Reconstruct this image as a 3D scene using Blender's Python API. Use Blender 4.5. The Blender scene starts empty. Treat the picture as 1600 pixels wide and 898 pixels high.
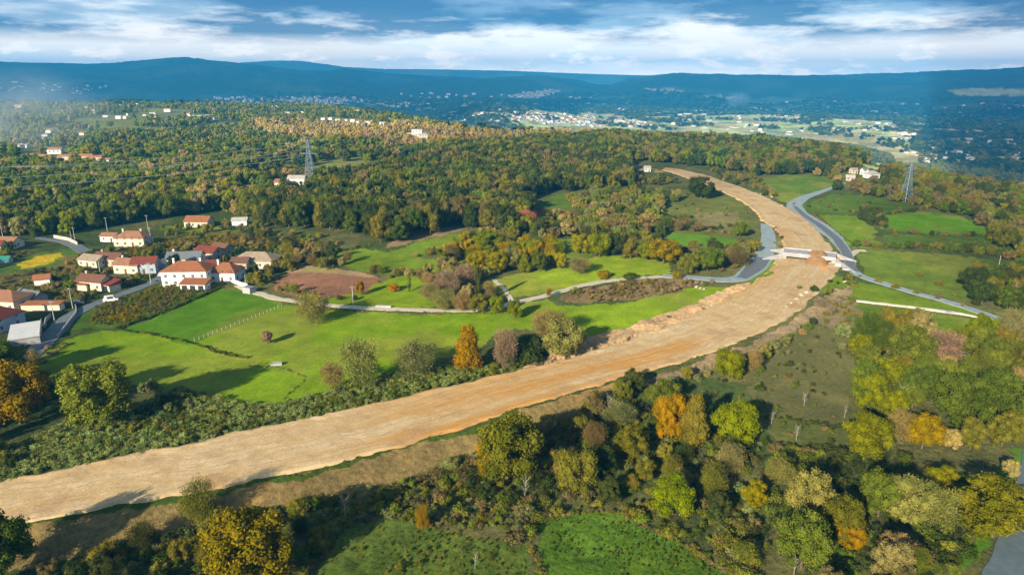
import bpy, bmesh, math, random
import numpy as np
from math import radians, sin, cos, tan, pi, hypot, atan2
from mathutils import Vector, Matrix
random.seed(7); rng = np.random.default_rng(11)
S = bpy.context.scene; COL = S.collection
# ------------------------------------------------------------------ camera
PITCH = radians(17.1); HC = 80.0; F = 1066.7
cam = bpy.data.cameras.new('camera'); cam.lens = 24; cam.sensor_width = 36; cam.clip_start = 1; cam.clip_end = 60000
co = bpy.data.objects.new('camera', cam); co.location = (0, 0, HC); co.rotation_euler = (pi/2-PITCH, 0, 0)
COL.objects.link(co); S.camera = co
def proj(x, y, z):
    z = z-HC; d = np.maximum(y*cos(PITCH)-z*sin(PITCH), 1e-3); u = y*sin(PITCH)+z*cos(PITCH)
    return 800+F*x/d, 449-F*u/d, d
# ------------------------------------------------------------------ noise
def _h(i, j, s): 
    n = (i.astype(np.int64)*374761393+j.astype(np.int64)*668265263+s*974634777) & 0x7fffffff
    n = ((n ^ (n >> 13))*1274126177) & 0x7fffffff
    return ((n ^ (n >> 16)) & 0xffff)/65535.0
def vn(x, y, s=0):
    x = np.asarray(x, float); y = np.asarray(y, float)
    i = np.floor(x); j = np.floor(y); a = x-i; b = y-j; a = a*a*(3-2*a); b = b*b*(3-2*b)
    return (_h(i, j, s)*(1-a)+_h(i+1, j, s)*a)*(1-b)+(_h(i, j+1, s)*(1-a)+_h(i+1, j+1, s)*a)*b
def fbm(x, y, s=0, o=4):
    t = 0; w = .5; n = 0
    for k in range(o): t = t+w*vn(x*2**k, y*2**k, s+k); n += w; w *= .5
    return t/n
def sm(t): t = np.clip(t, 0, 1); return t*t*(3-2*t)
# ------------------------------------------------------------------ terrain
SKY_N = np.array([(-900,104),(-500,101),(-200,100),(0,97),(60,99),(140,101),(220,99),(265,95),(290,93),(320,96),(370,101),(420,106),(470,111),(515,112),(540,108),(570,111),(610,116),(660,119),(720,121),(770,123),(800,121),(850,120),(890,124),(930,132),(955,133),(980,124),(1010,121),(1050,116),(1090,117),(1130,118),(1200,119),(1260,119),(1320,117),(1400,115),(1460,113),(1510,110),(1600,107),(1750,104),(2200,104)], float)
SKY_F = np.array([(-900,112),(200,112),(330,104),(380,98),(430,95),(470,95),(500,99),(540,105),(600,108),(700,109),(800,111),(870,114),(930,116),(1000,118),(1600,119),(2200,119)], float)
def elev(py, px):
    a = 17.1-np.degrees(np.arctan((449-py)/F)); dx = (px-800)/F; dy = (449-py)/F
    Y = cos(PITCH)+dy*sin(PITCH); Z = -sin(PITCH)+dy*cos(PITCH); return Z/np.hypot(dx, Y)
R1T = np.array([(-900,2600),(0,2450),(300,2250),(480,1900),(560,1600),(620,1300),(700,1090),(800,1000),(950,960),(1200,950),(1300,880),(1380,720),(1480,630),(1600,590),(2200,560)], float)
NEAR_EDGE = [(-200,850),(0,820),(100,803),(200,785),(300,768),(400,748),(500,727),(600,702),(700,675),(820,633),(900,610),(1000,580),(1050,570)]
def flat(px, py):
    dx = (px-800)/F; dy = (449-py)/F; Y = cos(PITCH)+dy*sin(PITCH); Z = -sin(PITCH)+dy*cos(PITCH); t = -HC/Z
    return dx*t, Y*t
NE_W = [flat(*p) for p in NEAR_EDGE]
def dist_poly(x, y, pl):
    d = np.full(np.shape(x), 1e9)
    for (ax, ay), (bx, by) in zip(pl[:-1], pl[1:]):
        ux, uy = bx-ax, by-ay; t = np.clip(((x-ax)*ux+(y-ay)*uy)/(ux*ux+uy*uy), 0, 1)
        d = np.minimum(d, np.hypot(x-ax-t*ux, y-ay-t*uy))
    return d
NE_X = np.array([p[0] for p in NE_W]); NE_Y = np.array([p[1] for p in NE_W])
def T(x, y):
    x = np.asarray(x, float); y = np.asarray(y, float); r = np.hypot(x, y)+1e-6
    th = np.clip(np.arctan2(x, y), -1.25, 1.25); px = 800+F*np.tan(th)/cos(PITCH)
    z = (fbm(x/160, y/160, 3, 3)-.5)*3.0*sm((r-60)/200)+(fbm(x/600, y/600, 5, 3)-.5)*22*sm((r-600)/900)
    R1 = np.interp(px, R1T[:, 0], R1T[:, 1]); s = sm((r-R1)/(1000-480*sm((px-560)/200)))
    V = -150+50*(fbm(x/1700, y/1700, 9, 3)-.5)
    V = V+75*np.exp(-((px-780)/110)**2-((r-3700)/500)**2)+70*np.exp(-((px-760)/160)**2-((r-5600)/500)**2)
    z = z*(1-s)+V*s
    e1 = elev(np.interp(px, SKY_N[:, 0], SKY_N[:, 1]), px); e2 = elev(np.interp(px, SKY_F[:, 0], SKY_F[:, 1]), px)
    R3 = 9600+900*np.sin(px/210.); R2 = 5600
    H1 = HC+R3*e1; m = np.clip((r-R2)/(R3-R2), 0, 1)
    rd = 1-np.abs(2*fbm(x/1300, y/1300, 25, 5)-1); rel = ((fbm(x/900, y/900, 21, 5)-.5)*150+(rd-.75)*260)*np.sin(np.clip(m, 0, 1)*pi)
    z = z*(1-sm(m))+H1*sm(m)+rel
    H2 = HC+13000*e2; m2 = np.clip((r-R3)/(13000-R3), 0, 1)
    zb = H1-150*sm(m2*3)+(H2-H1+150)*sm((m2-.4)/.6)
    z = np.where(r > R3, zb, z)
    near = (r < 420) & (x < 75)
    if np.any(near):
        d = dist_poly(x, y, NE_W); below = y < np.interp(x, NE_X, NE_Y)
        drop = 3.6*sm(d/13)*(1-sm((d-50)/70))*sm((75-x)/40)
        z = np.where(near & below, z-drop, z)
    # bank of spoil on the far side of the road bed
    return z
def P(px, py, up=0.0):
    px = np.asarray(px, float); py = np.asarray(py, float)
    dx = (px-800)/F; dy = (449-py)/F; Y = cos(PITCH)+dy*sin(PITCH); Z = -sin(PITCH)+dy*cos(PITCH)
    tf = np.where(Z < -1e-4, -HC/np.minimum(Z, -1e-4), 1e9)
    if np.all(np.hypot(dx, Y)*tf < 545):
        z = np.zeros_like(px)
        for k in range(7): t = (z-HC)/Z; z = T(dx*t, Y*t)
        return dx*t, Y*t, z
    t = np.full(px.shape, max(60.0, float(np.min(tf))*.8) if np.min(tf) < 700 else 450.0); hit = np.zeros(px.shape, bool); out = t.copy()
    step = 1.012
    lo = t.copy()
    for k in range(420):
        tn = t*step; zz = HC+Z*tn; g = T(dx*tn, Y*tn)
        h = (zz <= g) & ~hit; out = np.where(h, t, out); lo = np.where(h, t, lo); hit |= h; t = tn
        if hit.all(): break
    a = out; b = out*step
    for k in range(14):
        m = (a+b)/2; under = HC+Z*m <= T(dx*m, Y*m); b = np.where(under, m, b); a = np.where(under, a, m)
    m = (a+b)/2
    return dx*m, Y*m, T(dx*m, Y*m)
def P1(px, py):
    a = P(np.array([px]), np.array([py])); return Vector((float(a[0][0]), float(a[1][0]), float(a[2][0])))
def inpoly(px, py, poly):
    px = np.asarray(px); py = np.asarray(py)
    xs = [p[0] for p in poly]; ys = [p[1] for p in poly]
    m = (px >= min(xs)) & (px <= max(xs)) & (py >= min(ys)) & (py <= max(ys))
    out = np.zeros(px.shape, bool)
    if not m.any(): return out
    qx = px[m]; qy = py[m]; c = np.zeros(qx.shape, bool); n = len(poly)
    for i in range(n):
        x0, y0 = poly[i]; x1, y1 = poly[(i+1) % n]
        if y0 == y1: continue
        k = ((y0 > qy) != (y1 > qy)) & (qx < (x1-x0)*(qy-y0)/(y1-y0)+x0); c ^= k
    out[m] = c; return out
# ------------------------------------------------------------------ helpers
def tag(o, label=None, cat=None, group=None, kind=None):
    if label: o['label'] = label
    if cat: o['category'] = cat
    if group: o['group'] = group
    if kind: o['kind'] = kind
    return o
def mesh_np(name, V, polys, mats=(), mi=None, smooth=False):
    """polys: list of 2D int arrays (n,k)"""
    me = bpy.data.meshes.new(name); V = np.asarray(V, np.float32)
    me.vertices.add(len(V)); me.vertices.foreach_set('co', V.ravel())
    polys = [np.asarray(p, np.int32) for p in polys if len(p)]
    loops = np.concatenate([p.ravel() for p in polys]); tot = np.concatenate([np.full(len(p), p.shape[1]) for p in polys])
    st = np.concatenate([[0], np.cumsum(tot)[:-1]])
    me.loops.add(len(loops)); me.loops.foreach_set('vertex_index', loops)
    me.polygons.add(len(tot)); me.polygons.foreach_set('loop_start', st.astype(np.int32)); me.polygons.foreach_set('loop_total', tot.astype(np.int32))
    for m in mats: me.materials.append(m)
    if mi is not None: me.polygons.foreach_set('material_index', np.asarray(mi, np.int32))
    me.polygons.foreach_set('use_smooth', np.full(len(tot), smooth))
    me.update(calc_edges=True); me.validate(); return me
def addobj(name, me, parent=None, loc=None):
    o = bpy.data.objects.new(name, me); COL.objects.link(o)
    if parent: o.parent = parent
    if loc is not None: o.location = loc
    return o
def empty(name, loc, rz=0):
    o = bpy.data.objects.new(name, None); COL.objects.link(o); o.location = loc; o.rotation_euler = (0, 0, rz); o.empty_display_size = .5; return o
class MB:
    def __init__(s): s.v = []; s.f = []; s.m = []
    def quad(s, pts, m=0):
        n = len(s.v); s.v += [tuple(p) for p in pts]; s.f.append(tuple(range(n, n+len(pts)))); s.m.append(m)
    def box(s, x0, x1, y0, y1, z0, z1, m=0, M=None):
        p = [(x, y, z) for x in (x0, x1) for y in (y0, y1) for z in (z0, z1)]
        if M is not None: p = [tuple(M @ Vector(q)) for q in p]
        n = len(s.v); s.v += p
        for f in ((0,1,3,2),(4,6,7,5),(0,4,5,1),(2,3,7,6),(0,2,6,4),(1,5,7,3)): s.f.append(tuple(n+i for i in f)); s.m.append(m)
    def bar(s, a, b, w, m=0, w2=None):
        a = Vector(a); b = Vector(b); d = (b-a).normalized(); u = d.cross(Vector((0, 0, 1)))
        if u.length < 1e-3: u = Vector((1, 0, 0))
        u.normalize(); v = d.cross(u); n = len(s.v); w2 = w if w2 is None else w2; K = 6
        for c, ww in ((a, w), (b, w2)):
            for k in range(K):
                t = k*2*pi/K; s.v.append(tuple(c+(u*cos(t)+v*sin(t))*ww/2))
        for k in range(K): s.f.append((n+k, n+(k+1) % K, n+K+(k+1) % K, n+K+k)); s.m.append(m)
        s.f.append(tuple(n+k for k in reversed(range(K)))); s.m.append(m); s.f.append(tuple(n+K+k for k in range(K))); s.m.append(m)
    def build(s, name, mats, parent=None, loc=None, smooth=False):
        me = bpy.data.meshes.new(name); me.from_pydata(s.v, [], s.f)
        for m in (mats if isinstance(mats, (list, tuple)) else [mats]): me.materials.append(m)
        me.polygons.foreach_set('material_index', s.m); me.polygons.foreach_set('use_smooth', [smooth]*len(s.f)); me.update()
        return addobj(name, me, parent, loc)
# ------------------------------------------------------------------ materials
def nt(name):
    m = bpy.data.materials.new(name); m.use_nodes = True; n = m.node_tree; n.nodes.clear()
    out = n.nodes.new('ShaderNodeOutputMaterial'); return m, n, out
def N(n, t, **kw):
    x = n.nodes.new(t)
    for k, v in kw.items():
        if k.startswith('i_'): x.inputs[k[2:].replace('_', ' ')].default_value = v
        else: setattr(x, k, v)
    return x
def math_(n, op, a, b=None, clamp=False):
    x = n.nodes.new('ShaderNodeMath'); x.operation = op; x.use_clamp = clamp
    for i, q in enumerate((a, b)):
        if q is None: continue
        if isinstance(q, (int, float)): x.inputs[i].default_value = q
        else: n.links.new(q, x.inputs[i])
    return x.outputs[0]
def mix_(n, fac, a, b, blend='MIX'):
    x = n.nodes.new('ShaderNodeMix'); x.data_type = 'RGBA'; x.blend_type = blend
    for s, q in ((x.inputs[0], fac), (x.inputs[6], a), (x.inputs[7], b)):
        if isinstance(q, (int, float)): s.default_value = q
        elif isinstance(q, (tuple, list)): s.default_value = (*q[:3], 1)
        else: n.links.new(q, s)
    return x.outputs[2]
def mapr(n, v, a, b, c, d):
    x = n.nodes.new('ShaderNodeMapRange'); n.links.new(v, x.inputs[0])
    for i, q in enumerate((a, b, c, d)): x.inputs[i+1].default_value = q
    return x.outputs[0]
def noise(n, vec, scale, detail=4, rough=.55):
    x = n.nodes.new('ShaderNodeTexNoise'); x.inputs['Scale'].default_value = scale; x.inputs['Detail'].default_value = detail; x.inputs['Roughness'].default_value = rough
    if vec is not None: n.links.new(vec, x.inputs['Vector'])
    return x.outputs['Fac']
def simple(name, col, rough=.85, var=.25, scale=.8, spec=.25, bump=0, metal=0):
    m, n, out = nt(name); tc = N(n, 'ShaderNodeTexCoord').outputs['Object']
    a = noise(n, tc, scale, 5); b = noise(n, tc, scale*7, 3)
    f = mapr(n, math_(n, 'ADD', a, math_(n, 'MULTIPLY', b, .5)), .45, 1.05, 1-var, 1+var)
    c = mix_(n, 1.0, col, f, 'MULTIPLY')
    p = N(n, 'ShaderNodeBsdfPrincipled'); p.inputs['Roughness'].default_value = rough; p.inputs['Specular IOR Level'].default_value = spec; p.inputs['Metallic'].default_value = metal
    n.links.new(c, p.inputs['Base Color'])
    if bump:
        bp = N(n, 'ShaderNodeBump'); bp.inputs['Distance'].default_value = bump; n.links.new(b, bp.inputs['Height']); n.links.new(bp.outputs[0], p.inputs['Normal'])
    n.links.new(p.outputs[0], out.inputs[0]); return m
def leafmat(name, src, mean=(1, 1, 1)):
    """src: 'object' (object colour) or 'tint' (instance attribute)"""
    m, n, out = nt(name)
    if src == 'object': c = N(n, 'ShaderNodeObjectInfo').outputs['Color']
    else:
        a = N(n, 'ShaderNodeAttribute'); a.attribute_type = 'INSTANCER'; a.attribute_name = 'tint'; c = a.outputs['Color']
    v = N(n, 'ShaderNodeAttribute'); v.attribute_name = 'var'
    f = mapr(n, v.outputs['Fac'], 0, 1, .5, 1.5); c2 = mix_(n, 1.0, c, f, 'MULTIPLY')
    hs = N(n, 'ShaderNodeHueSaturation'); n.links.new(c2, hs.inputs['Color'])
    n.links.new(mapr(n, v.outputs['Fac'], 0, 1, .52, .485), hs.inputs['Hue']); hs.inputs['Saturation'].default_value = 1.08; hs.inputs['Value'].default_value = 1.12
    d = N(n, 'ShaderNodeBsdfDiffuse'); n.links.new(hs.outputs[0], d.inputs[0])
    t = N(n, 'ShaderNodeBsdfTranslucent'); n.links.new(hs.outputs[0], t.inputs[0])
    mx = N(n, 'ShaderNodeMixShader'); mx.inputs[0].default_value = .18; n.links.new(d.outputs[0], mx.inputs[1]); n.links.new(t.outputs[0], mx.inputs[2])
    n.links.new(mx.outputs[0], out.inputs[0]); return m
M_LEAF = leafmat('foliage', 'object'); M_LEAFI = leafmat('foliage_scatter', 'tint')
M_BARK = simple('bark', (.12, .10, .07), .95, .35, 4)
M_PALEBARK = simple('pale_bark', (.30, .27, .22), .9, .3, 4)
M_ASPH = simple('asphalt', (.13, .15, .17), .9, .22, .35)
M_LANE = simple('pale_gravel_lane', (.36, .37, .34), .95, .25, .4)
M_TRACK = simple('pale_track', (.50, .45, .34), .95, .25, .5)
M_GREYGRAVEL = simple('grey_gravel', (.26, .32, .33), .95, .3, .4)
M_CONC = simple('concrete', (.33, .33, .345), .9, .28, .35)
M_EARTH = simple('brown_earth', (.30, .17, .07), .95, .35, .5, bump=.1)
M_BOULDER = simple('boulder_stone', (.42, .36, .26), .9, .3, 1.2)
M_POLE = simple('pole_concrete', (.42, .40, .37), .8, .2, 2)
M_STEEL = simple('galvanised_steel', (.20, .26, .30), .5, .1, 2, metal=.3)
M_DARK = simple('dark_opening', (.03, .035, .045), .4, .2, 2)
M_GLASS = simple('window_glass', (.05, .06, .08), .15, .1, 2, spec=.6)
M_WOOD = simple('brown_door', (.12, .06, .03), .7, .2, 2)
M_STONEW = simple('stone_wall', (.36, .32, .26), .95, .4, 1.2, bump=.05)
# ------------------------------------------------------------------ land cover painting (regions listed as seen in the photograph)
GRASS = (.122, .205, .008); GR2 = (.092, .145, .012); GR3 = (.060, .105, .014); DULL = (.075, .095, .028); SCRUB = (.070, .075, .028)
TAN = (.16, .14, .06); BROWN = (.19, .12, .07); DIRT = (.37, .25, .13)
ZONES = [
 ([(-250,760),(-100,740),(0,700),(60,690),(120,660),(200,640),(280,612),(330,622),(380,636),(440,634),(520,612),(600,590),(700,575),(800,575),(835,560),(830,575),(700,604),(600,629),(500,652),(300,693),(200,713),(0,752),(-250,795)], (.10,.14,.045), .8),
 # far plateau, fields between the woods
 ([(-600,262),(-600,160),(600,162),(720,190),(950,195),(960,225),(640,262)], (.135,.15,.045), .5),
 ([(400,198),(640,192),(700,205),(950,203),(950,222),(700,232),(620,228),(400,222)], (.20,.155,.05), .5),
 ([(820,206),(950,200),(950,214),(820,222)], (.30,.22,.05), .4),
 ([(170,238),(260,243),(255,252),(180,250)], GR2, .3),
 ([(0,236),(150,238),(150,252),(0,252)], (.12,.14,.06), .4),
 ([(624,210),(640,206),(662,212),(672,222),(655,228),(632,222)], (.50,.38,.26), .3),
 # valley floor and slopes
 ([(790,182),(830,172),(1000,182),(1180,180),(1395,190),(1420,222),(1440,262),(1380,268),(1300,245),(1200,225),(960,215),(800,208)], (.30,.36,.14), .8),  # sunlit wedge of the valley, its brightness raised in the ground colour
 ([(1240,208),(1330,203),(1400,214),(1440,250),(1380,255),(1300,232)], (.40,.38,.15), .8),
 ([(1480,142),(1520,138),(1650,140),(1650,149),(1500,150)], (.30,.30,.14), .6),  # strip of sunlight on the hillside, painted as paler ground
 ([(1000,138),(1050,139),(1085,146),(1040,146)], (.36,.34,.26), .6),
 ([(1100,149),(1150,152),(1150,155),(1105,152)], (.30,.33,.26), .6),
 ([(800,148),(860,140),(885,143),(850,150),(815,156)], (.30,.26,.20), .6),
 ([(1200,152),(1420,160),(1420,178),(1200,180),(1050,176)], (.10,.13,.09), .6),
 # mid fields
 ([(330,262),(480,262),(500,300),(470,310),(400,305),(350,290)], (.13,.12,.05), .8),
 ([(360,280),(420,285),(420,300),(365,300)], (.22,.17,.10), .6),
 ([(838,316),(870,304),(905,300),(950,306),(945,318),(920,332),(860,334),(836,330)], GR3, .3),
 ([(830,327),(925,330),(920,338),(830,337)], (.13,.06,.035), .5),
 ([(835,338),(920,338),(910,350),(840,352)], GR3, .4),
 ([(980,298),(1075,285),(1130,300),(1165,320),(1178,345),(1172,372),(1100,368),(1030,362),(985,330)], (.085,.10,.025), .7),
 ([(1080,335),(1150,330),(1160,360),(1100,362)], (.13,.12,.05), .7),
 ([(1036,363),(1090,366),(1162,376),(1150,386),(1080,386),(1048,380)], (.065,.145,.012), .3),
 ([(1150,372),(1190,376),(1185,395),(1155,390)], (.12,.07,.035), .6),
 ([(1188,278),(1240,272),(1300,273),(1308,288),(1275,300),(1232,318),(1205,305)], GR3, .35),
 ([(1250,322),(1300,303),(1400,310),(1450,320),(1400,334),(1350,332),(1300,333),(1270,333)], GR3, .5),
 ([(1278,335),(1345,338),(1362,355),(1378,388),(1335,388),(1305,362)], (.085,.142,.012), .4),
 ([(1362,341),(1400,333),(1450,331),(1500,337),(1536,350),(1545,364),(1470,367),(1400,360),(1378,356)], (.07,.16,.008), .3),
 ([(1380,366),(1550,370),(1600,372),(1610,392),(1540,392),(1450,384),(1390,382)], GR3, .6),
 ([(1342,392),(1420,393),(1500,398),(1590,415),(1625,432),(1560,455),(1525,472),(1470,462),(1400,447),(1352,430)], (.085,.128,.018), .4),
 ([(1325,440),(1360,443),(1420,458),(1500,480),(1550,494),(1480,487),(1400,476),(1335,469)], GR2, .45),
 ([(1338,474),(1400,480),(1500,494),(1556,503),(1562,520),(1540,535),(1480,535),(1420,515),(1370,510),(1330,505)], (.078,.128,.012), .4),
 ([(1280,465),(1340,472),(1335,520),(1290,510),(1270,490)], (.17,.14,.08), .7),
 # centre
 ([(505,470),(560,452),(600,440),(640,425),(670,432),(690,450),(690,479),(600,481),(520,478)], (.140,.21,.01), .3),
 ([(520,395),(570,388),(640,398),(700,410),(690,425),(640,430),(590,428),(540,420)], GR2, .4),
 ([(610,392),(660,376),(720,364),(750,362),(762,372),(700,385),(660,398),(630,402)], GR2, .3),
 ([(620,360),(700,355),(730,358),(660,376),(600,388)], (.17,.12,.06), .5),
 ([(750,380),(900,372),(930,400),(880,410),(800,395),(750,400)], (.10,.14,.02), .5),
 ([(762,440),(800,428),(870,418),(920,405),(950,397),(1000,402),(1048,410),(1045,427),(980,433),(930,440),(880,452),(830,462),(795,467),(770,455)], (.155,.22,.012), .3),
 ([(690,485),(800,474),(860,466),(880,480),(900,500),(880,520),(800,512),(700,500)], GRASS, .3),
 ([(880,478),(960,475),(1040,460),(1085,447),(1140,449),(1110,468),(1040,492),(960,515),(915,530),(880,520)], (.120,.19,.01), .35),
 ([(880,462),(920,450),(985,438),(1050,434),(1100,440),(1060,456),(1000,466),(920,474),(885,472)], (.15,.11,.055), .8),
 ([(425,452),(440,432),(470,422),(530,428),(595,436),(580,452),(545,460),(500,466),(450,462)], (.19,.10,.06), .5),
 ([(440,425),(470,415),(560,425),(600,436),(540,430)], (.24,.17,.10), .3),
 # big meadow
 ([(345,450),(385,455),(440,476),(500,484),(600,488),(690,491),(800,494),(808,510),(770,522),(735,560),(690,560),(620,585),(540,605),(480,625),(420,636),(370,632),(320,615),(262,604),(200,600),(140,610),(80,612),(40,590),(55,560),(105,528),(160,515),(185,514),(230,500),(290,475)], GRASS, .3),
 ([(182,515),(240,497),(300,470),(347,450),(385,456),(440,477),(300,536)], (.062,.145,.008), .3),
 ([(100,520),(110,495),(150,478),(210,462),(250,448),(290,442),(335,450),(280,478),(230,497),(185,512),(140,512)], (.06,.115,.015), .6),
 # village gardens
 ([(-20,420),(60,395),(120,388),(130,400),(95,420),(40,440),(-20,450)], (.075,.13,.02), .7),
 ([(22,414),(50,402),(92,397),(100,402),(70,413),(40,421)], (.38,.29,.015), .7),
 ([(130,405),(60,440),(0,450),(0,430),(60,420)], (.12,.10,.04), .8),
 ([(100,400),(150,395),(150,425),(90,428)], (.15,.12,.03), .8),
 ([(180,388),(260,372),(360,362),(430,372),(420,390),(330,388),(250,395),(200,398)], (.14,.12,.035), .9),
 ([(250,352),(370,356),(380,362),(300,364),(250,360)], GR2, .4),
 # foreground
 ([(1160,565),(1200,540),(1290,510),(1335,520),(1335,600),(1325,690),(1200,690),(1170,640)], (.085,.088,.034), .5),
 ([(1000,600),(1080,580),(1160,600),(1190,640),(1110,690),(1000,660)], (.05,.075,.022), .6),
 ([(1200,650),(1330,665),(1340,700),(1200,700)], (.07,.085,.025), .5),
 ([(842,812),(900,800),(960,800),(1010,825),(1060,850),(1160,910),(1160,1100),(845,1100),(838,860)], (.062,.120,.012), .8),
 ([(470,898),(520,840),(600,815),(700,825),(800,850),(835,900),(830,1000),(400,1000)], (.070,.105,.018), .75),
 ([(1500,898),(1540,850),(1590,770),(1605,700),(1580,700),(1575,760),(1500,860),(1470,1000),(1500,1000)], (.06,.13,.012), .5),
 ([(-200,870),(0,826),(100,808),(200,790),(300,773),(400,753),(500,732),(600,707),(700,680),(820,638),(900,614),(970,596),(985,600),(940,632),(900,645),(820,660),(760,700),(640,745),(560,780),(470,780),(330,815),(220,845),(100,880),(0,905),(-200,960)], (.205,.155,.06), .75),
 ([(-200,856),(0,822),(100,804),(200,786),(300,769),(400,749),(500,728),(600,703),(700,676),(820,634),(822,640),(700,684),(600,711),(500,737),(400,760),(300,781),(200,799),(100,818),(0,838),(-200,880)], (.055,.09,.015), .6),
 # spoil beside the road bed
 ([(800,590),(830,568),(870,552),(900,540),(950,518),(1040,492),(1100,468),(1140,450),(1180,436),(1215,410),(1225,430),(1160,470),(1060,515),(960,545),(900,572),(840,592)], (.36,.25,.135), .8),
 ([(1000,592),(1050,580),(1100,565),(1150,545),(1200,522),(1245,500),(1280,468),(1320,450),(1325,440),(1330,460),(1290,490),(1240,520),(1200,540),(1130,568),(1060,590),(1010,602)], (.22,.17,.10), .8),
 ([(1188,405),(1215,400),(1205,430),(1180,445),(1165,438)], GR2, .5),
 ([(1200,345),(1230,350),(1232,380),(1215,398),(1200,398)], (.13,.12,.05), .8),
 ([(1268,330),(1290,345),(1312,368),(1322,395),(1315,400),(1300,375),(1270,345)], (.12,.08,.05), .6),
 ([(1284,440),(1300,430),(1322,432),(1330,445),(1305,452),(1285,458)], GR2, .6),
 ([(978,256),(1000,262),(1040,266),(1036,270),(1000,266)], (.30,.20,.12), .3),
]
def land(px, py, r, x, y):
    n = len(px); col = np.zeros((n, 3)); con = np.full(n, .8)
    base = fbm(x/30, y/30, 31, 3)[:, None]
    a = np.array((.048, .070, .020)); b = np.array((.09, .095, .034)); col[:] = a+(b-a)*sm((base-.35)*3.3)
    far = r > 2600
    f = fbm(x/420, y/420, 41, 4); g = fbm(x/150, y/150, 47, 3)
    fc = np.array((.035, .05, .03))[None]+(sm((f-.52)*7)*.5)[:, None]*np.array((.05, .06, .02))[None]
    col = np.where(far[:, None], fc, col)
    for poly, c, k in ZONES:
        m = inpoly(px, py, poly)
        if m.any():
            col[m] = c; con[m] = k
            v = fbm(x[m]/14, y[m]/14, 51, 3)[:, None]; w = fbm(x[m]/60, y[m]/60, 57, 3)[:, None]
            col[m] *= 1+(v-.5)*.7*k+(w-.5)*.6
            if k < .45: u_ = sm((fbm(x[m]/28, y[m]/28, 59, 4)[:, None]-.46)*6)*.55; col[m] = col[m]*(1-u_)+np.array((.155, .165, .03))*u_; ln_ = .93+.14*vn((x[m]*.84-y[m]*.54)/2.6, (x[m]*.54+y[m]*.84)/60, 7)[:, None]; col[m] *= ln_
    # small parcels in the open valley
    m = (py < 262) & (r > 1500) & (r < 5400) & (px > 600)
    q = _h(np.floor(x[m]/90+y[m]/200), np.floor(y[m]/120-x[m]/300), 5)
    col[m] = np.where((q > .80)[:, None], np.array((.30, .26, .15)), np.where((q < .45)[:, None], col[m]*.55, col[m]))
    return np.clip(col, .005, .8), con
# ------------------------------------------------------------------ ground sheet
az = np.concatenate([np.radians(np.linspace(-180, -62, 40)), np.radians(np.linspace(-60, -46, 40)), np.radians(np.arange(-45, 45.01, .095)), np.radians(np.linspace(46, 60, 40)), np.radians(np.linspace(62, 180, 40))])
dep = np.radians(np.arange(40.5, 4.2, -.07)); ra = HC/np.tan(dep)
rr = np.concatenate([[0.01, 15, 30, 45, 60, 70, 80], np.linspace(85, ra[0], 8)[:-1], ra, np.geomspace(ra[-1]*1.006, 5600, 190), np.geomspace(5700, 13600, 120)])
A, R = np.meshgrid(az, rr); R = R/(1+sm((np.abs(A)-radians(57))/radians(7))*R/1400); X = (R*np.sin(A)).ravel(); Y = (R*np.cos(A)).ravel(); Z = T(X, Y)
RB_FAR = [(-260,795),(-100,770),(0,752),(100,733),(200,713),(300,692),(400,672),(500,651),(600,629),(700,604),(790,585),(850,572),(910,556),(960,540),(1040,512),(1100,487),(1140,466),(1175,447),(1205,425),(1218,405),(1226,388),(1224,372),(1208,353),(1192,346),(1182,332),(1165,318),(1130,300),(1092,284),(1060,273),(1035,266)]
RB_NEAR = [(-260,862),(-100,836),(0,820),(100,803),(200,785),(300,768),(400,748),(500,727),(600,702),(700,675),(820,633),(900,610),(1000,580),(1060,566),(1110,551),(1160,530),(1205,510),(1245,488),(1275,460),(1294,440),(1310,420),(1306,400),(1292,378),(1272,355),(1242,331),(1202,311),(1150,290),(1104,274),(1065,265),(1040,262)]
jx = X+(vn(X/2.2, Y/2.2, 71)-.5)*2.4+(vn(X/9, Y/9, 75)-.5)*3; jy = Y+(vn(X/2.2, Y/2.2, 73)-.5)*2.4+(vn(X/9, Y/9, 77)-.5)*3
px, py, dd = proj(jx, jy, Z); vis = Y > 20
pxl = np.where(vis, px, -5000); pyl = np.where(vis, py, 5000)
Rf = np.hypot(X, Y); colr, con = land(pxl, pyl, Rf, X, Y)
# relief of rough ground
mic = (fbm(X/5, Y/5, 61, 3)-.5)*(con > .55)*1.1*sm((con-.5)*4)*np.clip(1-Rf/1500, 0, 1)
spoil = inpoly(pxl, pyl, ZONES[-7][0]) | inpoly(pxl, pyl, ZONES[-6][0])
mic = np.where(spoil, 2.6*np.maximum(0, fbm(X/9, Y/9, 63, 4)-.28), mic)
for pl_, w_ in (([(372,446),(430,466),(480,474),(600,482.5),(740,485),(830,467),(900,448),(985,435),(1080,434),(1130,438),(1158,436),(1178,420),(1192,402),(1200,385),(1201,368),(1196,350)], 5), ([(1318,286),(1285,299),(1255,309),(1240,320),(1248,333),(1280,352),(1305,371),(1322,394),(1328,412),(1334,427),(1352,434),(1390,446),(1430,458),(1490,474),(1535,489),(1600,512)], 6.5), ([(1340,470.5),(1400,477),(1460,484.5),(1505,491),(1553,500)], 2.5), ([(1628,600),(1628,700),(1618,780),(1600,840),(1572,905),(1525,1010)], 6), ([(60,372),(95,377),(118,384),(128,391),(142,397),(158,396)], 5), ([(42,560),(80,525),(105,497),(135,480),(172,466),(212,452),(243,440),(262,428),(262,408),(248,392)], 5)):
    a_ = P(np.array([p[0] for p in pl_], float), np.array([p[1] for p in pl_], float)); dr = dist_poly(X, Y, list(zip(a_[0], a_[1]))); mic = mic*sm((dr-w_)/3)
pb = inpoly(pxl, pyl, RB_FAR+RB_NEAR[::-1]); mic = np.where(pb, -.25, mic)
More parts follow.
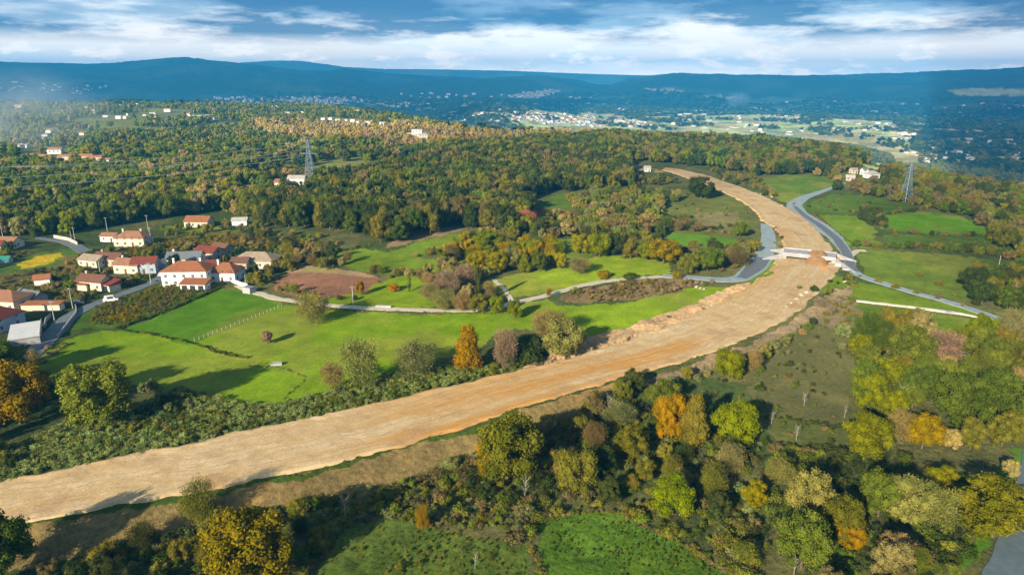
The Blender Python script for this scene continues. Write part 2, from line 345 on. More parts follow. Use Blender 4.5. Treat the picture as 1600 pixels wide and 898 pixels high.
woodfar = (Rf > 1500)*(fbm(X/45, Y/45, 81, 3)-.5)*np.clip((Rf-1500)/1500, 0, 1)*16*(con > .5)
Zg = Z+mic+woodfar
nA = len(az); nR = len(rr); idx = np.arange(nA*nR).reshape(nR, nA)
q = np.stack([idx[:-1, :-1], idx[:-1, 1:], idx[1:, 1:], idx[1:, :-1]], -1).reshape(-1, 4)[:, ::-1]
def ground_mat():
    m, n, out = nt('land_cover'); a = N(n, 'ShaderNodeAttribute'); a.attribute_name = 'cover'
    k = N(n, 'ShaderNodeAttribute'); k.attribute_name = 'rough'; K = k.outputs['Fac']
    pos = N(n, 'ShaderNodeNewGeometry').outputs['Position']
    n1 = noise(n, pos, .9, 6, .65); n2 = noise(n, pos, .12, 5, .6); n3 = noise(n, pos, 3.5, 4, .7); n4 = noise(n, pos, .012, 5, .65)
    t = math_(n, 'ADD', math_(n, 'MULTIPLY', math_(n, 'SUBTRACT', n1, .5), 2.2), math_(n, 'MULTIPLY', math_(n, 'SUBTRACT', n3, .5), 1.6))
    t = math_(n, 'MULTIPLY', t, math_(n, 'ADD', K, .12))
    t = math_(n, 'ADD', t, math_(n, 'MULTIPLY', math_(n, 'SUBTRACT', n2, .5), .9))
    t = math_(n, 'ADD', t, math_(n, 'MULTIPLY', math_(n, 'SUBTRACT', n4, .5), 1.0))
    f = math_(n, 'MAXIMUM', math_(n, 'ADD', t, 1.0), .25)
    c = mix_(n, 1.0, a.outputs['Color'], f, 'MULTIPLY')
    yel = mapr(n, n2, .5, .7, 0, .35); c = mix_(n, yel, c, mix_(n, 1.0, c, (1.5, 1.05, .9), 'MULTIPLY'))
    d = N(n, 'ShaderNodeBsdfDiffuse'); n.links.new(c, d.inputs[0]); d.inputs['Roughness'].default_value = .5
    bp = N(n, 'ShaderNodeBump'); n.links.new(K, bp.inputs['Strength']); bp.inputs['Distance'].default_value = .5
    n.links.new(math_(n, 'ADD', n1, math_(n, 'MULTIPLY', n3, .4)), bp.inputs['Height']); n.links.new(bp.outputs[0], d.inputs['Normal'])
    n.links.new(d.outputs[0], out.inputs[0]); return m
gm = mesh_np('ground', np.stack([X, Y, Zg], -1), [q], [ground_mat()], smooth=True)
ca = gm.attributes.new('cover', 'FLOAT_COLOR', 'POINT'); ca.data.foreach_set('color', np.concatenate([colr, np.ones((len(X), 1))], 1).astype(np.float32).ravel())
cb = gm.attributes.new('rough', 'FLOAT', 'POINT'); cb.data.foreach_set('value', con.astype(np.float32))
g = addobj('ground', gm); tag(g, kind='structure')
# ------------------------------------------------------------------ strips (roads)
def resample(pts, n):
    p = np.array(pts, float); d = np.concatenate([[0], np.cumsum(np.hypot(*np.diff(p, axis=0).T))])
    # Catmull-like smoothing through dense interpolation and averaging
    t = np.linspace(0, d[-1], n); q = np.stack([np.interp(t, d, p[:, k]) for k in range(p.shape[1])], 1)
    w = max(3, n//len(pts)//2); ker = np.ones(w)/w
    for _ in range(2):
        for k in range(q.shape[1]):
            pad = np.concatenate([2*q[0, k]-q[w:0:-1, k], q[:, k], 2*q[-1, k]-q[-2:-w-2:-1, k]]); q[:, k] = np.convolve(pad, ker, 'same')[w:-w]
    return q, t
def wpts(pl):
    a = P(np.array([p[0] for p in pl], float), np.array([p[1] for p in pl], float)); return np.stack([a[0], a[1]], 1)
def road(name, pl, w, mat, lift=.12, n=160, jag=.15, kind='structure', world=False):
    c, t = resample(pl if world else wpts(pl), n); d = np.gradient(c, axis=0); d /= np.linalg.norm(d, axis=1)[:, None]; nrm = np.stack([-d[:, 1], d[:, 0]], 1)
    w = np.interp(np.linspace(0, 1, n), np.linspace(0, 1, len(w)), w) if isinstance(w, (list, tuple)) else np.full(n, w)
    V = []; UV = []
    K = 5
    for k in range(-1, K+1):
        s = -.5+np.clip(k, 0, K-1)/(K-1); e = (vn(t/3, t*0+k*0+(0 if s < 0 else 9), 5)-.5)*jag if abs(s) == .5 else 0
        off = s*w+e+(0 if 0 <= k < K else (-.4 if k < 0 else .4)); p = c+nrm*off[:, None]
        z = T(p[:, 0], p[:, 1])+(lift if 0 <= k < K else -.6); V.append(np.stack([p[:, 0], p[:, 1], z], 1))
    V = np.stack(V, 1).reshape(-1, 3); I = np.arange(n*(K+2)).reshape(n, K+2)
    q = np.stack([I[:-1, :-1], I[:-1, 1:], I[1:, 1:], I[1:, :-1]], -1).reshape(-1, 4)[:, ::-1]
    o = addobj(name, mesh_np(name, V, [q], [mat], smooth=False)); return tag(o, kind=kind)
# motorway road bed
n = 900; M = 30
def edge(pl):
    q, t = resample(pl, n); return q
ef = edge(wpts(RB_FAR)); en = edge(wpts(RB_NEAR))
s = np.linspace(0, 1, M)[None, :, None]; t = np.linspace(0, 1, n)
W = np.hypot(*(ef-en).T); dirv = (ef-en)/W[:, None]
L = np.concatenate([[0], np.cumsum(np.hypot(*np.diff((ef+en)/2, axis=0).T))])
jn = (fbm(L/5, L*0+3, 5, 5)-.5)*2.6; jf = (fbm(L/4, L*0+7, 9, 5)-.5)*4.0
a = en+dirv*jn[:, None]; b = ef+dirv*jf[:, None]
G = a[:, None]*(1-s)+b[:, None]*s
sv = np.broadcast_to(s[..., 0], (n, M)); zz = T(G[..., 0], G[..., 1])
zz = zz+.28+(fbm(G[..., 0]/3, G[..., 1]/3, 91, 3)-.5)*.2*np.minimum(1, 8*np.minimum(sv, 1-sv)+.25)+.5*sm((sv-.9)*10)*fbm(L/9, L*0, 3, 2)[:, None]
sk0 = np.concatenate([a-dirv*1.5, (T(*(a-dirv*1.5).T)-1.2)[:, None]], 1); sk1 = np.concatenate([b+dirv*1.5, (T(*(b+dirv*1.5).T)-1.0)[:, None]], 1)
GV = np.concatenate([sk0[:, None], np.concatenate([G, zz[..., None]], -1), sk1[:, None]], 1); MM = M+2
I = np.arange(n*MM).reshape(n, MM); q = np.stack([I[:-1, :-1], I[:-1, 1:], I[1:, 1:], I[1:, :-1]], -1).reshape(-1, 4)
def dirt_mat():
    m, n_, out = nt('graded_earth'); uv = N(n_, 'ShaderNodeUVMap'); uv.uv_map = 'UVMap'
    mp = N(n_, 'ShaderNodeMapping'); mp.inputs['Scale'].default_value = (.035, 1.1, 1); n_.links.new(uv.outputs[0], mp.inputs[0])
    st = noise(n_, mp.outputs[0], 1.0, 6, .6)
    mp2 = N(n_, 'ShaderNodeMapping'); mp2.inputs['Scale'].default_value = (.012, .16, 1); n_.links.new(uv.outputs[0], mp2.inputs[0])
    s2 = noise(n_, mp2.outputs[0], 1.0, 4, .5)
    pos = N(n_, 'ShaderNodeNewGeometry').outputs['Position']; g1 = noise(n_, pos, .25, 6, .65); g2 = noise(n_, pos, 2.2, 5, .7); g0 = noise(n_, pos, .018, 3, .5)
    at = N(n_, 'ShaderNodeAttribute'); at.attribute_name = 'ochre'
    c = mix_(n_, mapr(n_, g1, .4, .62, 0, 1), (.50, .365, .185), (.62, .475, .275))
    c = mix_(n_, math_(n_, 'MULTIPLY', at.outputs['Fac'], mapr(n_, s2, .36, .55, 0, 1)), c, (.52, .275, .075))
    c = mix_(n_, mapr(n_, st, .5, .68, 0, .4), c, (.64, .53, .38))
    c = mix_(n_, mapr(n_, st, .44, .34, 0, .3), c, (.42, .29, .15))
    sp_ = N(n_, 'ShaderNodeSeparateXYZ'); n_.links.new(uv.outputs[0], sp_.inputs[0]); wob = math_(n_, 'MULTIPLY', noise(n_, mp2.outputs[0], 1.5, 3, .5), 5.0)
    rut = N(n_, 'ShaderNodeMath', operation='SINE'); n_.links.new(math_(n_, 'MULTIPLY', math_(n_, 'ADD', sp_.outputs[1], wob), 2.6), rut.inputs[0])
    c = mix_(n_, math_(n_, 'MULTIPLY', mapr(n_, rut.outputs[0], .72, .98, 0, .5), mapr(n_, g1, .45, .6, 0, 1)), c, (.30, .20, .11))
    c = mix_(n_, mapr(n_, noise(n_, pos, .07, 5, .65), .52, .66, 0, .7), c, (.38, .235, .115))
    f = mapr(n_, g2, .3, .7, .76, 1.2); c = mix_(n_, 1.0, c, f, 'MULTIPLY')
    d = N(n_, 'ShaderNodeBsdfDiffuse'); n_.links.new(c, d.inputs[0])
    bp = N(n_, 'ShaderNodeBump'); bp.inputs['Strength'].default_value = .5; bp.inputs['Distance'].default_value = .16
    n_.links.new(math_(n_, 'ADD', math_(n_, 'MULTIPLY', st, 1.2), math_(n_, 'ADD', g2, math_(n_, 'MULTIPLY', g1, 1.5))), bp.inputs['Height']); n_.links.new(bp.outputs[0], d.inputs['Normal'])
    n_.links.new(d.outputs[0], out.inputs[0]); return m
rme = mesh_np('motorway_road_bed', GV.reshape(-1, 3), [q[:, ::-1]], [dirt_mat()], smooth=True)
uvl = rme.uv_layers.new(name='UVMap'); vi = np.zeros(len(rme.loops), np.int32); rme.loops.foreach_get('vertex_index', vi)
U = np.repeat(L, MM); Vv = np.tile(np.linspace(0, 1, MM), n)*np.repeat(W, MM); uvl.data.foreach_set('uv', np.stack([U[vi], Vv[vi]], 1).astype(np.float32).ravel())
gpx, gpy, _ = proj(GV[..., 0].ravel(), GV[..., 1].ravel(), GV[..., 2].ravel())
svf = np.tile(np.linspace(0, 1, MM), n)
och = 1.5*sm((gpx-480)/300)*(1-sm((gpx-1000)/150))*(.35+.65*sm((.8-svf)*2))+.35*sm((gpx-1090)/60)*(1-sm((gpx-1240)/60))*sm((svf-.5)*2)+.20
oa = rme.attributes.new('ochre', 'FLOAT', 'POINT'); oa.data.foreach_set('value', np.clip(och, 0, 1).astype(np.float32))
tag(addobj('motorway_road_bed', rme), kind='structure')
# lanes and roads
road('country_lane', [(372,446),(392,455),(430,466),(480,474),(540,479),(600,482.5),(680,485),(740,485),(790,477),(830,467),(870,457),(900,448),(940,440),(985,435),(1035,432),(1080,434),(1120,437)], 3.2, M_TRACK, n=260, jag=.8)
road('access_road', [(1035,431),(1080,433.5),(1130,438),(1158,436),(1178,420),(1192,402),(1200,385),(1201,368),(1196,350)], [4.5,6,8,10,9,8,7,6.5,5], M_GREYGRAVEL, .16, 140)
road('asphalt_road', [(1160,434),(1180,418),(1193,402)], [4,7.5,7], M_ASPH, .21, 40)
road('relief_road', [(1318,286),(1285,299),(1255,309),(1240,320),(1248,333),(1280,352),(1305,371),(1322,394),(1328,412),(1334,427),(1352,434),(1390,446),(1430,458),(1490,474),(1535,489),(1600,512),(1700,548)], [4,4,5,6,8,9.5,10,10,10,7,5,4.5,4.2,4,4,4], M_GREYGRAVEL, .16, 300, .6)
road('relief_carriageway', [(1242,323),(1258,338),(1282,353),(1306,372),(1322,394),(1329,414),(1334,426)], [2.5,3.5,4,4.2,4.2,4.2,4], M_ASPH, .21, 120)
road('white_track', [(1340,470.5),(1400,477),(1460,484.5),(1505,491),(1553,500),(1563,495)], 2.0, simple('white_gravel', (.72, .66, .54), .9, .15, .5), .14, 120, .7)
road('lane_spur', [(1325,402),(1340,391),(1355,392)], 3.0, M_TRACK, .13, 40)
road('corner_road', [(1628,600),(1628,700),(1618,780),(1600,840),(1572,905),(1525,1010)], 6.5, simple('worn_asphalt', (.10, .14, .16), .9, .2, .6), .16, 120, .4)
road('village_road', [(42,560),(80,525),(105,497),(135,480),(172,466),(212,452),(243,440),(262,428),(262,408),(248,392),(225,386)], [6,6,6.5,5.5,4.5,4.5,6,7,6,4,3], M_ASPH, .14, 200, .5)
road('upper_village_lane', [(60,372),(95,377),(118,384),(128,391),(142,397),(158,396)], [3,3,4,6,6,4], M_ASPH, .14, 80, .5)
road('garden_path', [(160,398),(178,391),(200,386)], 2.2, M_TRACK, .14, 30, .5)
road('farm_track', [(770,436),(785,448),(795,462),(802,470)], 1.6, M_TRACK, .12, 40, .8)
# ------------------------------------------------------------------ crowns
def ico(sub=2):
    bm = bmesh.new(); bmesh.ops.create_icosphere(bm, subdivisions=sub, radius=1); V = np.array([v.co[:] for v in bm.verts]); Fc = np.array([[v.index for v in f.verts] for f in bm.faces]); bm.free(); return V, Fc
ICO2 = ico(2); ICO1 = ico(1)
def lobes(kind, g, nl):
    out = []
    for i in range(nl):
        a = g.random()*2*pi; u = g.random()
        if kind == 'round':
            h = .20+.64*u; env = .37*math.sqrt(max(0, 1-((h-.5)/.42)**2))+.02; rad = env*(.55+.5*g.random()); r = .065+.085*g.random()
        elif kind == 'cone':
            h = .14+.72*u; env = .36*(1-h)**.75*min(1, h*4); rad = env*(.5+.5*g.random()); r = (.06+.085*(1-h))*(.9+.3*g.random())
        elif kind == 'wide':
            h = .24+.56*u; env = .43*math.sqrt(max(0, 1-((h-.45)/.45)**2)); rad = env*(.5+.5*g.random()); r = .06+.08*g.random()
        elif kind == 'wisp':
            h = .25+.58*u; env = .36*math.sqrt(max(0, 1-((h-.55)/.45)**2)); rad = env*g.random()**.5; r = .07+.07*g.random()
        elif kind == 'column':
            h = .08+.84*u; env = .3*(1-abs(h-.4)**1.6); rad = env*g.random(); r = .12+.06*g.random()
        else:   # bush
            h = .12+.5*u; env = .42*math.sqrt(max(0, 1-(h/.85)**2)); rad = env*(.3+.7*g.random()); r = .16+.12*g.random()
        out.append((rad*cos(a), rad*sin(a), h, r, r*(.8+.35*g.random())))
    if kind in ('round', 'wide'):
        for i in range(7): out.append((g.uniform(-.1, .1), g.uniform(-.1, .1), .30+.075*i, .135+.03*g.random(), .13))
    return out
def crown_mesh(name, kind, seed, nleaf, ls, nl=22, core=.74, mat=M_LEAF, icos=ICO2, needle=1.0):
    g = random.Random(seed); r_ = np.random.default_rng(seed); L_ = lobes(kind, g, nl)
    arr = np.array(L_); V = []; polys = []; var = []; nv = 0
    lv = np.array([g.random() for _ in L_])
    if core > 0:
        IV, IF = icos; Tq = []
        for k, (x, y, z, r, rz) in enumerate(L_):
            b = 1+(r_.random(len(IV))-.5)*.35; p = IV*b[:, None]*np.array((r, r, rz))*core+np.array((x, y, z))
            V.append(p); Tq.append(IF+nv); nv += len(p); var.append(np.full(len(p), lv[k]*.45+.08))  # core tinted darker than the leaves: shade inside the crown put into colour
        polys.append(np.concatenate(Tq))
    area = arr[:, 3]**2; cnt = r_.choice(len(L_), nleaf, p=area/area.sum())
    d = r_.normal(size=(nleaf, 3)); d /= np.linalg.norm(d, axis=1)[:, None]
    rad = .62+.55*r_.random(nleaf)**.8
    if kind == 'wisp': rad = .2+1.6*r_.random(nleaf)
    c = arr[cnt, :3]+d*np.stack([arr[cnt, 3], arr[cnt, 3], arr[cnt, 4]], 1)*rad[:, None]
    # drop leaves buried inside neighbouring lobes
    keep = np.ones(nleaf, bool)
    for k in range(len(L_)):
        e = (c-arr[k, :3])/np.array((arr[k, 3], arr[k, 3], arr[k, 4])); keep &= (np.linalg.norm(e, axis=1) > .66) | (cnt == k)
    keep &= c[:, 2] > .01
    c = c[keep]; d = d[keep]; cn = cnt[keep]; m = len(c)
    tw = kind == 'wisp'
    nr = d*1.0+r_.normal(size=(m, 3))*.55+np.array((0, 0, .25)); nr /= np.linalg.norm(nr, axis=1)[:, None]
    t = np.cross(nr, r_.normal(size=(m, 3))); t /= np.linalg.norm(t, axis=1)[:, None]; b = np.cross(nr, t)
    s_ = ls*(.6+.8*r_.random(m))[:, None]
    if tw:
        t = d+r_.normal(size=(m, 3))*.4+np.array((0, 0, .5)); t /= np.linalg.norm(t, axis=1)[:, None]; b = np.cross(t, r_.normal(size=(m, 3))); b /= np.linalg.norm(b, axis=1)[:, None]
    t = t*s_*needle; b = b*s_/needle
    q = np.stack([c-t, c-b*.8, c+t, c+b*.8], 1).reshape(-1, 3); V.append(q); polys.append(np.arange(m*4).reshape(-1, 4)+nv)
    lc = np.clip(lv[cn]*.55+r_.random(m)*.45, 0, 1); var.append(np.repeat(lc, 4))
    me = mesh_np(name, np.concatenate(V), polys, [mat], smooth=False)
    a = me.attributes.new('var', 'FLOAT', 'POINT'); a.data.foreach_set('value', np.concatenate(var).astype(np.float32)); return me
def trunk_mesh(name, seed, tall=.75, mat=M_BARK, nb=9, r0=.028, spread=.3, low=.25):
    g = random.Random(seed); mb = MB(); p = Vector((0, 0, -.03)); seg = 6; pts = [p.copy()]
    for i in range(seg): p = p+Vector((g.uniform(-.015, .015), g.uniform(-.015, .015), (tall+.03)/seg)); pts.append(p.copy())
    for i in range(seg): mb.bar(pts[i], pts[i+1], 2*r0*(1-i/seg*.75), 0, 2*r0*(1-(i+1)/seg*.75))
    for k in range(nb):
        h = low+(tall-low)*k/nb; i = min(seg-1, int(h/tall*seg)); a = k*2.4+g.random(); b0 = pts[i].lerp(pts[i+1], .5); b0.z = h
        l = spread*(.7+.5*g.random()); b1 = b0+Vector((cos(a)*l*.6, sin(a)*l*.6, l*.45)); b2 = b1+Vector((cos(a+.4)*l*.45, sin(a+.4)*l*.45, l*.5))
        mb.bar(b0, b1, r0*.8, 0, r0*.5); mb.bar(b1, b2, r0*.5, 0, r0*.15)
        b3 = b1+Vector((cos(a-.8)*l*.35, sin(a-.8)*l*.35, l*.35)); mb.bar(b1, b3, r0*.4, 0, r0*.12)
    me = bpy.data.meshes.new(name); me.from_pydata(mb.v, [], mb.f); me.materials.append(mat); me.update(); return me
CR = {k: [] for k in ('round', 'cone', 'wide', 'wisp', 'column', 'bush')}
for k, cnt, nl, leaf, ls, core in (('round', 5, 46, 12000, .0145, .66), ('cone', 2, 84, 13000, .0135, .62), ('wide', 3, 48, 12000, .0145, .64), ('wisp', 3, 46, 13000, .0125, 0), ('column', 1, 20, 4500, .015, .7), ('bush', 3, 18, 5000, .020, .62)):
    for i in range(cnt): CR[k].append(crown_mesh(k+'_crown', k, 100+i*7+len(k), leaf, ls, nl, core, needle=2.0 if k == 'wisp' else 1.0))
TR = {k: trunk_mesh(k+'_trunk', 5+i, nb=(16 if k == 'wisp' else 9), r0=(.016 if k == 'wisp' else .026), spread=(.2 if k == 'wisp' else .20), mat=M_BARK) for i, k in enumerate(CR)}
TR['bare'] = trunk_mesh('bare_trunk', 77, .95, M_PALEBARK, 14, .03, .26, .3)
# ------------------------------------------------------------------ colours of foliage
TINT = {'dark': (.050, .062, .016), 'green': (.074, .100, .016), 'mid': (.118, .138, .022), 'olive': (.145, .134, .024), 'ygreen': (.145, .160, .013), 'yellow': (.215, .185, .014),
        'gold': (.225, .155, .016), 'orange': (.29, .155, .014), 'tan': (.22, .175, .068), 'pink': (.24, .17, .105), 'grey': (.140, .152, .055), 'pale': (.195, .19, .052), 'brown': (.14, .11, .044), 'pine': (.032, .056, .026), 'salmon': (.36, .17, .08), 'reed': (.215, .255, .085), 'ggold': (.150, .125, .014), 'dolive': (.125, .118, .016)}
CNAME = {'dark': 'dark green', 'green': 'deep green', 'mid': 'mid green', 'olive': 'olive green', 'ygreen': 'yellow-green', 'yellow': 'yellow', 'gold': 'golden', 'orange': 'orange', 'tan': 'tan', 'pink': 'pinkish brown', 'grey': 'grey-green', 'pale': 'pale olive', 'brown': 'brown', 'pine': 'bluish dark green', 'salmon': 'salmon red', 'reed': 'soft green', 'ggold': 'golden green', 'dolive': 'yellowish olive'}
SNAME = {'round': 'round-crowned', 'cone': 'cone-shaped', 'wide': 'broad', 'wisp': 'wispy', 'column': 'slim upright', 'bush': 'bushy'}
# hand placed trees: px, base py, height px, width px, shape, colour, label
HT = [
 (160,668,98,88,'round','mid','large rounded green oak at the meadow foot, left of the scrub strip'),
 (32,662,88,76,'wide','gold','big golden tree at the left edge of the photo'),
 (-8,600,62,70,'round','mid','green tree cut by the left edge, above the golden one'),
 (8,912,95,66,'round','green','dark green tree in the bottom left corner of the photo'),
 (392,915,120,112,'wide','ggold','big brown-gold tree at the bottom, below the shaded earth slope'),
 (317,818,64,52,'wisp','mid','lone thin green tree on the shaded earth slope'),
 (562,606,82,62,'wisp','pale','tall pale feathery tree at the meadow edge'),
 (520,608,44,40,'wisp','tan','small tan feathery tree left of the tall pale feathery tree'),
 (650,588,62,66,'wisp','grey','grey-green willow between the pale feathery tree and the golden cone tree'),
 (732,578,80,62,'cone','gold','golden cone-shaped tree standing by the meadow beside the earth road'),
 (791,578,68,40,'wisp','pink','slim pinkish brown tree just right of the golden cone tree'),
 (828,560,48,56,'bush','dark','dark bush between the pinkish tree and the olive pair'),
 (856,528,50,58,'wisp','tan','tan feathery tree behind the broad olive tree at the earth road'),
 (880,556,68,70,'wide','pale','broad olive tree at the upper edge of the earth road'),
 (488,504,50,52,'wisp','pale','pale feathery tree overhanging the lane by the meadow'),
 (418,537,22,16,'round','pink','tiny bare pinkish tree alone in the meadow'),
 (776,489,30,26,'round','ygreen','left one of two small round yellow-green trees by the lane bend'),
 (804,496,30,26,'round','ygreen','right one of two small round yellow-green trees by the lane bend'),
 (858,464,15,10,'wisp','gold','small golden tree standing on the pale lane'),
 (615,454,15,17,'bush','orange','bright orange bush beside the ploughed field'),
 (563,461,24,13,'round','orange','slim orange tree between ploughed field and lane'),
 (640,455,28,9,'column','mid','narrow green poplar right of the bright orange bush'),
 (747,474,52,14,'column','dark','narrow dark poplar in the tan thicket'),
 (700,458,38,40,'wisp','pink','pinkish bare tree in the thicket north of the meadow'),
 (728,446,34,42,'wisp','pink','pinkish feathery tree at the back of the tan thicket'),
 (695,484,34,40,'wisp','pale','pale tree at the front left of the tan thicket'),
 (722,486,34,34,'wisp','tan','tan tree at the front middle of the thicket'),
 (748,488,32,32,'round','olive','olive tree at the front right of the tan thicket'),
 (672,470,30,34,'wisp','tan','tan tree at the left end of the thicket'),
 (742,432,30,12,'column','ygreen','slim yellow-green tree at the back of the tan thicket'),
 (762,392,36,44,'round','ygreen','yellow-green tree left of the golden grove, by the small upper meadow'),
 (692,414,24,20,'round','ygreen','small yellow-green tree left of the golden grove'),
 (705,408,30,26,'wisp','brown','brown bare tree behind the small yellow-green tree'),
 (745,422,34,32,'round','yellow','yellow tree at the left of the golden grove'),
 (776,426,38,36,'round','yellow','largest yellow tree of the golden grove'),
 (800,420,38,34,'wide','pale','pale olive tree in the golden grove'),
 (820,426,34,28,'cone','ygreen','pointed yellow-green tree in the golden grove'),
 (842,424,34,30,'round','green','deep green tree at the right end of the golden grove'),
 (876,420,28,20,'round','yellow','small yellow tree just right of the golden grove'),
 (906,428,28,36,'wisp','tan','tan feathery tree at the upper edge of the mid meadow'),
 (865,384,15,16,'bush','gold','small golden bush in the grass above the golden grove'),
 (834,383,14,12,'bush','orange','small orange bush above the golden grove'),
 (910,396,36,36,'round','yellow','left one of three bright yellow trees on the mid hedge'),
 (936,402,42,34,'round','ygreen','bright yellow-green tree in the middle of the mid hedge'),
 (962,398,36,32,'round','dark','dark tree right of the bright yellow-green hedge tree'),
 (985,404,34,32,'column','olive','olive tree in the mid hedge'),
 (1011,406,32,30,'round','ygreen','yellow-green tree left of the golden orange hedge tree'),
 (1036,412,42,48,'round','gold','big golden orange tree in the mid hedge'),
 (1075,428,34,32,'round','olive','olive tree right of the golden orange hedge tree'),
 (1105,424,42,42,'round','mid','round green tree near the end of the mid hedge'),
 (1148,416,32,38,'wisp','brown','bare brown tree beside the access road'),
 (1058,436,16,14,'bush','yellow','small yellow bush at the lane under the mid hedge'),
 (985,436,14,22,'bush','green','small green bush on the lane side'),
 (944,434,15,22,'bush','gold','small golden bush beside the pale lane'),
 (1095,310,36,40,'round','dark','dark round tree alone in the upper field beside the earth road'),
 (1156,370,26,24,'round','mid','lone round green tree left of the access road'),
 (822,352,26,30,'wisp','salmon','salmon red tree at the edge of the dark forest'),
 (1138,590,48,46,'round','ygreen','bright yellow-green tree below the earth road, right of centre'),
 (1176,580,34,22,'wisp','tan','small bare tan tree right of the bright yellow-green tree'),
 (1036,642,52,50,'round','mid','green tree behind the orange oak'),
 (1044,690,76,46,'round','orange','orange oak in the lower right wood'),
 (1082,698,88,58,'cone','olive','tall olive and russet tree touching the orange oak'),
 (1148,692,70,68,'round','ygreen','large yellow-green tree right of the orange oak'),
 (792,752,112,92,'round','dolive','large olive tree at the edge of the shaded earth slope'),
 (765,745,70,40,'round','gold','golden tree leaning out left of the large olive tree'),
 (900,768,70,66,'round','olive','full olive tree in the middle of the lower wood'),
 (1050,804,66,62,'round','ygreen','yellow-green tree above the bottom meadow'),
 (1138,742,50,44,'wisp','tan','tan feathery tree under the large yellow-green tree'),
 (1178,794,42,34,'round','yellow','small yellow tree in the lower wood'),
 (1215,758,44,40,'wisp','pale','pale tree at the left end of the shaded clearing'),
 (984,716,52,50,'round','dolive','olive tree left of the orange oak'),
 (968,666,42,52,'wisp','grey','grey-green bare tree near the end of the earth slope'),
 (1355,708,62,62,'round','ygreen','bright yellow-green round tree beside the olive pasture'),
 (1252,886,82,70,'round','mid','green-gold tree near the bottom, left of the pale row'),
 (1258,818,80,56,'round','pale','pale olive tree at the left of the pale row'),
 (1312,842,66,58,'round','dolive','second olive tree of the pale row'),
 (1372,806,68,50,'round','mid','green tree in the middle of the pale row'),
 (1412,816,72,56,'wide','pale','broad pale olive tree in the pale row'),
 (1455,822,60,56,'wisp','pale','feathery pale tree at the right of the pale row'),
 (1468,766,36,36,'round','ygreen','yellow-green tree at the right end of the pale row'),
 (1550,838,80,84,'round','ggold','golden green tree beside the asphalt road in the corner'),
 (1326,856,38,38,'round','gold','small golden tree below the pale row'),
 (1384,612,50,50,'round','ygreen','yellow-green tree in the middle right wood'),
 (1342,556,36,32,'round','ygreen','small yellow-green tree at the top left of the right wood'),
 (1355,578,40,40,'round','mid','olive green tree at the left edge of the right wood'),
 (1420,572,60,54,'round','mid','green tree at the top of the right wood'),
 (1466,566,46,62,'wisp','pink','pinkish bare tree at the top of the right wood'),
 (1500,668,78,70,'round','green','large deep green tree in the right wood'),
 (1560,650,70,64,'round','green','deep green tree at the right of the right wood'),
 (1405,690,46,44,'wisp','tan','tan tree right of the bright round tree by the pasture'),
 (1440,700,50,44,'round','gold','golden tree at the lower edge of the right wood'),
 (660,828,38,22,'wisp','gold','small golden shrub tree in the bottom rough ground'),
 (275,428,30,24,'round','pine','dark conifer in the village'),
]
landmarks = []
trees = []   # dict(x,y,z,h,w,shape,tint,label,hand)
hx, hy, hz = P(np.array([t[0] for t in HT], float), np.array([t[1] for t in HT], float))
for (a, b, hp, wp, sh, ti, lab), x, y, z in zip(HT, hx, hy, hz):
    D = math.hypot(math.hypot(x, y), HC-z); dp = math.atan2(HC-z, math.hypot(x, y))
    w = wp*D/F*1.12; h = max(hp*D/F*1.06-.35*w*sin(dp), .4*w)/cos(dp)
    trees.append(dict(x=x, y=y, z=z, h=h, w=w, s=sh, t=ti, lab=lab, hand=True, px=a, py=b, hp=hp, wp=wp))
occ = [(t['x'], t['y'], t['w']*.5) for t in trees]
